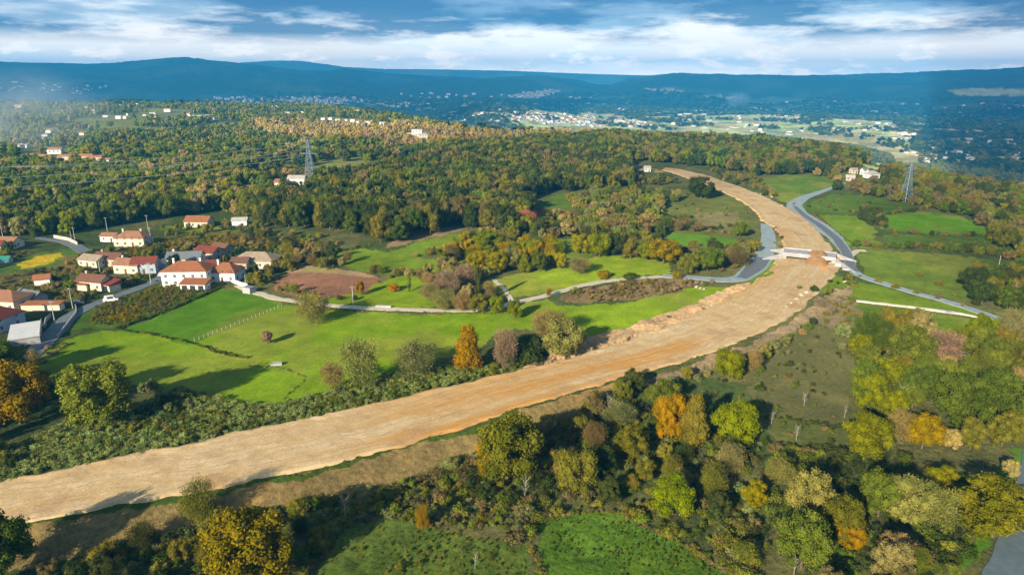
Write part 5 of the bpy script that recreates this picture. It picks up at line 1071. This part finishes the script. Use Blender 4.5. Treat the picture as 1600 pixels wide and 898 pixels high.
# vehicles
def car(px_, py_, rz, col, label, van=False):
    e = empty('parked_van' if van else 'parked_car', P1(px_, py_)+Vector((0, 0, .16)), radians(rz)); tag(e, label, 'van' if van else 'car', 'vehicles on the village road'); L_, W_, H1_, H2_ = (5.2, 2.0, 1.2, 2.2) if van else (4.2, 1.75, .85, 1.45)
    prof = [(-L_/2, .3), (-L_/2, H1_*.95), (-L_*.42 if van else -L_*.36, H1_), (-L_*.40 if van else -L_*.25, H2_), (L_*.18, H2_), (L_*.30, H1_), (L_*.48, H1_*.8), (L_/2, .3)]
    m = MB(); n_ = len(prof); m.v += [(x, -W_/2, z) for x, z in prof]+[(x, W_/2, z) for x, z in prof]; m.f += [tuple(range(n_)), tuple(reversed(range(n_, 2*n_)))]+[(i, i+n_, (i+1) % n_+n_, (i+1) % n_) for i in range(n_)]; m.m += [0]*(n_+2)
    m.build('body', simple('car_paint', col, .35, .05, 1, spec=.5), e)
    for s_ in (-1, 1): m = MB(); m.box(-L_*.22, L_*.17, s_*W_/2-.02, s_*W_/2+.02, H1_+.05, H2_-.12); m.build('side_window', M_GLASS, e)
    m = MB(); m.quad([(L_*.20, -W_*.42, H2_-.08), (L_*.20, W_*.42, H2_-.08), (L_*.305, W_*.42, H1_+.06), (L_*.305, -W_*.42, H1_+.06)]); m.build('windscreen', M_GLASS, e)
    for sx in (-.31, .31):
        for s_ in (-1, 1): m = MB(); m.bar((sx*L_, s_*(W_/2-.1), .32), (sx*L_, s_*(W_/2+.04), .32), .64); m.build('wheel', M_DARK, e)
car(174, 471, 25, (.75, .75, .74), 'white van parked on the village road beside the vineyard', True)
car(254, 431, 80, (.35, .42, .5), 'grey-blue car in the shaded street left of the big white house')
car(122, 476, 30, (.10, .16, .3), 'dark blue car on the shaded bend of the village road')
car(456, 490, 5, (.3, .3, .32), 'x') if False else None
# ------------------------------------------------------------------ distant houses
def far_house_mesh(name, rc, wc_, asp=1.0):
    m = MB(); m.box(-.5, .5, -.5*asp, .5*asp, -.25, .42, 0); b = .55*asp
    for s_ in (-1, 1): m.quad([(-.5, -.5*asp, .42), (-.5, 0, .62), (-.5, .5*asp, .42)][::s_], 0) if s_ < 0 else m.quad([(.5, -.5*asp, .42), (.5, 0, .62), (.5, .5*asp, .42)], 0)
    m.quad([(-.54, -b, .41), (.54, -b, .41), (.54, 0, .65), (-.54, 0, .65)], 1); m.quad([(-.54, b, .41), (.54, b, .41), (.54, 0, .65), (-.54, 0, .65)], 1)
    for k in (-.3, 0, .3): m.box(k-.05, k+.05, -.5*asp-.012, -.5*asp+.02, .08, .24, 2)
    me = bpy.data.meshes.new(name); me.from_pydata(m.v, [], m.f); [me.materials.append(x) for x in (WM[wc_], RM[rc], M_GLASS)]; me.polygons.foreach_set('material_index', m.m); me.update(); return me
FH = [far_house_mesh('distant_house', 'salmon', 'white'), far_house_mesh('distant_house', 'pale', 'white', .7), far_house_mesh('distant_house', 'orange', 'cream', .6), far_house_mesh('distant_house', 'pale', 'white', .45), far_house_mesh('distant_house', 'slate', 'white', .6)]
def clus(poly, nmax, size, label, grp, hfac=.6, kinds=(0, 1, 2, 4), single=True, lift=0):
    out = []; xs = [p[0] for p in poly]; ys = [p[1] for p in poly]; A = np.array([random.uniform(min(xs), max(xs)) for _ in range(nmax*4)]); B = np.array([random.uniform(min(ys), max(ys)) for _ in range(nmax*4)])
    m = inpoly(A, B, poly); A = A[m][:nmax]; B = B[m][:nmax]; x, y, z = P(A, B)
    for k in range(len(A)):
        s_ = random.uniform(*size)*math.sqrt(x[k]**2+y[k]**2+(HC-z[k])**2)/F; out.append((x[k], y[k], z[k]+lift, random.uniform(0, 3.1), s_, s_*hfac*random.uniform(.7, 1.3), random.choice(kinds), label, grp))
    return out
ones = []; many = []
# countable near rows, placed one by one
for a, b, s_, k, l in ROW:
    s_ *= .45 if b < 200 else .62; v = P1(a, b); tall = .55; ones.append((v.x, v.y, v.z+2, random.uniform(-.4, .4), s_, s_*tall, k, l, 'distant white houses'))
ones += clus([(1425,238),(1470,232),(1520,238),(1525,250),(1440,256)], 26, (5, 10), 'small white house in the shaded village on the slope beyond the right ridge', 'houses of the shaded village')
ones += clus([(1335,198),(1400,200),(1440,216),(1430,224),(1380,212),(1340,210)], 24, (4, 9), 'small pale house scattered along the bright valley edge on the right', 'houses on the bright valley edge')
ones += clus([(800,176),(880,178),(1000,190),(1000,200),(900,196),(800,188)], 75, (5, 9), 'small white or pink building of the bright town across the centre valley', 'buildings of the bright centre town')
ones += clus([(1000,186),(1250,186),(1400,192),(1380,204),(1250,214),(1150,204),(1000,198)], 60, (4, 8), 'small pale building scattered on the sunlit valley floor', 'buildings on the sunlit valley floor')
for a, b, s_, l in ((1188,178,12,'leftmost factory hall on the sunlit valley floor'),(1202,181,16,'second factory hall from the left on the sunlit valley floor'),(1216,184,20,'largest factory hall on the sunlit valley floor'),(1232,187,14,'rightmost factory hall on the sunlit valley floor'),(1178,186,9,'small factory hall in front of the others on the valley floor')):
    v = P1(a, b); s_ *= v.length/F; ones.append((v.x, v.y, v.z, .15, s_, s_*.12, 3, l, 'factory halls'))
ones += clus([(690,180),(760,176),(850,180),(850,190),(700,190)], 26, (4, 8), 'small pale building on the low green hill left of the bright town', 'buildings on the low green hill')
many += clus([(330,152),(520,152),(640,160),(640,168),(500,170),(380,164)], 420, (3, 5.5), None, None, .8)
many += clus([(800,176),(880,178),(1000,190),(1010,200),(900,198),(800,190)], 170, (4, 8), None, None)
many += clus([(1050,170),(1250,170),(1440,178),(1420,186),(1250,184),(1050,180)], 170, (4, 12), None, None, .25, (1, 3, 3))
many += clus([(790,148),(860,140),(885,144),(850,152),(810,158)], 70, (3, 5), None, None, .6)
many += clus([(600,145),(1000,152),(1000,175),(600,172)], 80, (3, 6), None, None)
many += clus([(0,128),(180,132),(180,146),(0,150)], 40, (2, 4), None, None)
many += clus([(1180,158),(1600,160),(1600,200),(1480,215),(1400,180),(1180,170)], 60, (3, 6), None, None)
many += clus([(1460,215),(1620,220),(1620,250),(1530,245)], 22, (4, 8), None, None)
many += clus([(0,160),(330,162),(620,180),(600,195),(300,190),(0,185)], 30, (5, 9), None, None, lift=4)
for x, y, z, rz, s_, h, k, l, g_ in ones:
    o = addobj('factory_hall' if 'factory' in l else 'distant_house', FH[k]); o.location = (x, y, z); o.rotation_euler.z = rz; o.scale = (s_, s_, h); tag(o, l, 'factory' if 'factory' in l else 'house', g_)
hc = protos('town_source', FH)
scatter('far_town', hc, [q[:3] for q in many], [q[3] for q in many], [(q[4], q[4], q[5]) for q in many], [q[6] for q in many], [(1, 1, 1)]*len(many), 'countless tiny pale buildings spread over the valley floor and far hillsides', 'town')
# ------------------------------------------------------------------ smoke, haze
def volmat(name, col, dens, emis=0, soft=False, noise_s=None):
    m, n, out = nt(name); v = N(n, 'ShaderNodeVolumePrincipled'); v.inputs['Color'].default_value = (*col, 1); v.inputs['Density'].default_value = dens; v.inputs['Anisotropy'].default_value = 0.0
    if soft:
        tc = N(n, 'ShaderNodeTexCoord').outputs['Object']; ln = N(n, 'ShaderNodeVectorMath', operation='LENGTH'); n.links.new(tc, ln.inputs[0])
        f = mapr(n, ln.outputs['Value'], .25, 1, 1, 0); ns = noise(n, tc, noise_s or 1.6, 3, .6)
        f2 = mapr(n, ns, .38, .66, 0, 1); n.links.new(math_(n, 'MULTIPLY', math_(n, 'MULTIPLY', f, f2), dens), v.inputs['Density'])
    n.links.new(v.outputs[0], out.inputs['Volume']); return m
HZ = volmat('hazy_air', (.04, .48, 1.0), 0.000118)
m = MB(); m.box(-11900, 11900, -1500, 13750, -290, 380); tag(m.build('haze', HZ), 'thin blue haze filling the air over the valley', 'haze', kind='stuff')
def smoke(px_, py_, sc, up, dens, label, rz=0):
    me = mesh_np('smoke', ICO2[0], [ICO2[1]], [volmat('drifting_smoke', (.75, .87, 1.0), dens, soft=True)]); o = addobj('smoke', me); v = P1(px_, py_); o.location = v+Vector((0, 0, up)); o.scale = sc; o.rotation_euler.z = rz; tag(o, label, 'smoke', kind='stuff')
smoke(20, 238, (130, 120, 62), 40, .0045, 'thin blue-white smoke drifting over the hamlet on the left')
smoke(1152, 172, (110, 60, 70), 75, .03, 'white plume of smoke rising from the far factory area')
# ------------------------------------------------------------------ unseen clouds added high above the frame, outlined to shade the land
SUN_EL = radians(21.5); SAZ = radians(237.0)     # direction towards the sun, measured from +x
sd = Vector((cos(SAZ)*cos(SUN_EL), sin(SAZ)*cos(SUN_EL), sin(SUN_EL)))
def cloudmat(name, k):
    m, n, out = nt(name); d = N(n, 'ShaderNodeBsdfDiffuse'); d.inputs[0].default_value = (.85, .87, .9, 1); t = N(n, 'ShaderNodeBsdfTransparent'); mx = N(n, 'ShaderNodeMixShader'); mx.inputs[0].default_value = k
    n.links.new(t.outputs[0], mx.inputs[1]); n.links.new(d.outputs[0], mx.inputs[2]); n.links.new(mx.outputs[0], out.inputs[0]); return m
def shade_cloud(poly, alt, k, label, seed):
    """poly: outline on the land (world metres) that this cloud shades"""
    off = sd*(alt/sd.z); p = np.array(poly, float); c = p.mean(0); n_ = 120; t = np.linspace(0, len(p), n_, endpoint=False); pp = np.concatenate([p, p[:1]]); q_ = np.stack([np.interp(t, np.arange(len(pp)), pp[:, j]) for j in (0, 1)], 1)
    rr_ = q_-c; w = 1+.10*(fbm(rr_[:, 0]/600+seed, rr_[:, 1]/600, seed, 4)-.5); q_ = c+rr_*w[:, None]; V = []
    for s_, z_ in ((1.0, 0), (.93, 90), (.7, 170), (0.02, 210)): V += [(off.x+c[0]+(x-c[0])*s_, off.y+c[1]+(y-c[1])*s_, alt+z_) for x, y in q_]
    F_ = [[r*n_+i, r*n_+(i+1) % n_, (r+1)*n_+(i+1) % n_, (r+1)*n_+i] for r in range(3) for i in range(n_)]
    V += [(off.x+c[0], off.y+c[1], alt-30)]; tri = [[i, 4*n_, (i+1) % n_] for i in range(n_)]
    o = addobj('shade_cloud', mesh_np('shade_cloud', V, [F_, tri], [cloudmat('shade_cloud_skin', k)], smooth=True)); tag(o, label, 'shade_cloud', kind='structure')
def wp(pl): return [tuple(P1(a, max(b, 128))[:2]) for a, b in pl]
R_ = lambda r, d: (r*sin(radians(d)), r*cos(radians(d)))
shade_cloud([R_(2900,-44), R_(2900,-30), R_(2800,-18), R_(2900,-10), R_(4600,-5), R_(5500,2), R_(5300,10), R_(4900,17), R_(4600,22), R_(4500,27), R_(4600,33), R_(9000,50), R_(10500,40), R_(10900,20), R_(11200,0), R_(10900,-20), R_(10600,-46)], 1700, .42, 'broad unseen overcast shaped to shade the far hills', 3)
shade_cloud([R_(4700,30), R_(3600,30.5), R_(1700,32), R_(1150,36), R_(900,48), R_(5000,56), R_(9000,46)], 1500, .42, 'unseen overcast shaped to shade the slopes on the right', 4)
shade_cloud([R_(440,-6),R_(600,-13),R_(980,-12),R_(1040,0),R_(1040,15),R_(880,26),R_(700,27),R_(560,20),R_(460,6)], 1500, .13, 'thin unseen overcast shaped to dim the middle forest', 5)
shade_cloud([R_(640,27),R_(760,34),R_(1200,50),R_(480,62),R_(340,46),R_(330,34),R_(430,28)], 1300, .17, 'thin unseen overcast shaped to dim the right pastures', 8)
# ------------------------------------------------------------------ light
sl = bpy.data.lights.new('sun', 'SUN'); sl.energy = 5.0; sl.angle = radians(.6); sl.color = (1.0, .86, .64); so = bpy.data.objects.new('sun', sl); COL.objects.link(so)
so.rotation_euler = sd.to_track_quat('Z', 'Y').to_euler(); so.location = (-300, -400, 400)
w = bpy.data.worlds.new('World'); S.world = w; w.use_nodes = True; n = w.node_tree; n.nodes.clear()
out = n.nodes.new('ShaderNodeOutputWorld'); bg = n.nodes.new('ShaderNodeBackground'); bg.inputs[1].default_value = .14
sky = n.nodes.new('ShaderNodeTexSky'); sky.sky_type = 'NISHITA'; sky.sun_disc = False; sky.sun_elevation = SUN_EL; sky.sun_rotation = atan2(sd.x, sd.y) % (2*pi); sky.altitude = 300; sky.dust_density = 1.0
tc = n.nodes.new('ShaderNodeTexCoord').outputs['Generated']; sp = n.nodes.new('ShaderNodeSeparateXYZ'); n.links.new(tc, sp.inputs[0]); zc = sp.outputs[2]
def smap(sx, sz):
    mp = n.nodes.new('ShaderNodeMapping'); mp.inputs['Scale'].default_value = (sx, sx, sz); n.links.new(tc, mp.inputs[0]); return mp.outputs[0]
A1 = noise(n, smap(3.2, 17), 1.0, 8, .6); A2 = noise(n, smap(7, 62), 1.0, 8, .6); A3 = noise(n, smap(16, 55), 1.0, 7, .62); A4 = noise(n, smap(4.2, 21), 1.3, 9, .62)
hgt = math_(n, 'ADD', zc, math_(n, 'ADD', math_(n, 'MULTIPLY', math_(n, 'SUBTRACT', A1, .5), .13), math_(n, 'MULTIPLY', math_(n, 'SUBTRACT', A2, .5), .035)))
cr = n.nodes.new('ShaderNodeValToRGB'); n.links.new(mapr(n, hgt, 0, .14, 0, 1), cr.inputs[0])
def lin(r, g, b, k=4.3): return tuple(((v/255)**2.2)*k for v in (r, g, b))+(1,)
els = [(0, lin(225,235,243,6.5)), (.14, lin(195,214,232,5.6)), (.24, lin(226,236,243,4.9)), (.38, lin(243,245,246,4.3)), (.46, lin(214,226,236)), (.54, lin(150,176,202)), (.66, lin(104,138,176)), (.82, lin(128,158,192)), (1, lin(110,146,186))]
while len(els) > len(cr.color_ramp.elements): cr.color_ramp.elements.new(.5)
for e_, (p_, c_) in zip(cr.color_ramp.elements, els): e_.position = p_; e_.color = c_
c = cr.outputs[0]
c = mix_(n, math_(n, 'MULTIPLY', mapr(n, A4, .42, .54, 0, .9), mapr(n, zc, .038, .056, 0, 1)), c, lin(72, 112, 158, 3.6))                       # darker bellies
c = mix_(n, math_(n, 'MULTIPLY', mapr(n, A3, .53, .60, 0, .85), mapr(n, zc, .05, .02, 0, 1)), c, lin(246, 246, 244, 6.0))   # small cumulus near the horizon
c = mix_(n, mapr(n, A2, .58, .70, 0, .4), c, lin(236, 241, 245, 4.6))
gain = n.nodes.new('ShaderNodeValToRGB'); n.links.new(mapr(n, zc, 0, .14, 0, 1), gain.inputs[0])   # a bright, slightly warm band of sky above the horizon
gl = [(0, (2.5, 1.95, 1.5)), (.12, (2.2, 1.75, 1.4)), (.25, (1.7, 1.45, 1.25)), (.5, (1.3, 1.2, 1.12)), (.8, (1.1, 1.08, 1.05)), (1, (1, 1, 1))]
while len(gl) > len(gain.color_ramp.elements): gain.color_ramp.elements.new(.5)
for e_, (p_, c_) in zip(gain.color_ramp.elements, gl): e_.position = p_; e_.color = (*[v/4 for v in c_], 1)
c = mix_(n, 1.0, c, gain.outputs[0], 'MULTIPLY'); c = mix_(n, 1.0, c, (4, 4, 4), 'MULTIPLY')
cover = mapr(n, zc, .12, .5, 1, .35); c = mix_(n, cover, sky.outputs[0], c); c = mix_(n, mapr(n, zc, .13, .35, 0, 1), c, mix_(n, 1.0, c, (.85, .85, .85), 'MULTIPLY')); c = mix_(n, mapr(n, zc, -.06, -.01, 1, 0), c, (.5, .8, 1.2))
n.links.new(c, bg.inputs[0]); n.links.new(bg.outputs[0], out.inputs[0])
# ------------------------------------------------------------------ render settings
S.view_settings.view_transform = 'Standard'; S.view_settings.look = 'None'; S.view_settings.exposure = 1.05; S.view_settings.gamma = 1; S.view_settings.use_curve_mapping = False
cy = S.cycles; cy.use_denoising = True; cy.denoiser = 'OPENIMAGEDENOISE'; cy.max_bounces = 4; cy.diffuse_bounces = 2; cy.glossy_bounces = 1; cy.transmission_bounces = 1; cy.volume_bounces = 1; cy.transparent_max_bounces = 8
cy.volume_step_rate = 1; cy.volume_max_steps = 64; cy.sample_clamp_indirect = 4; cy.use_adaptive_sampling = False
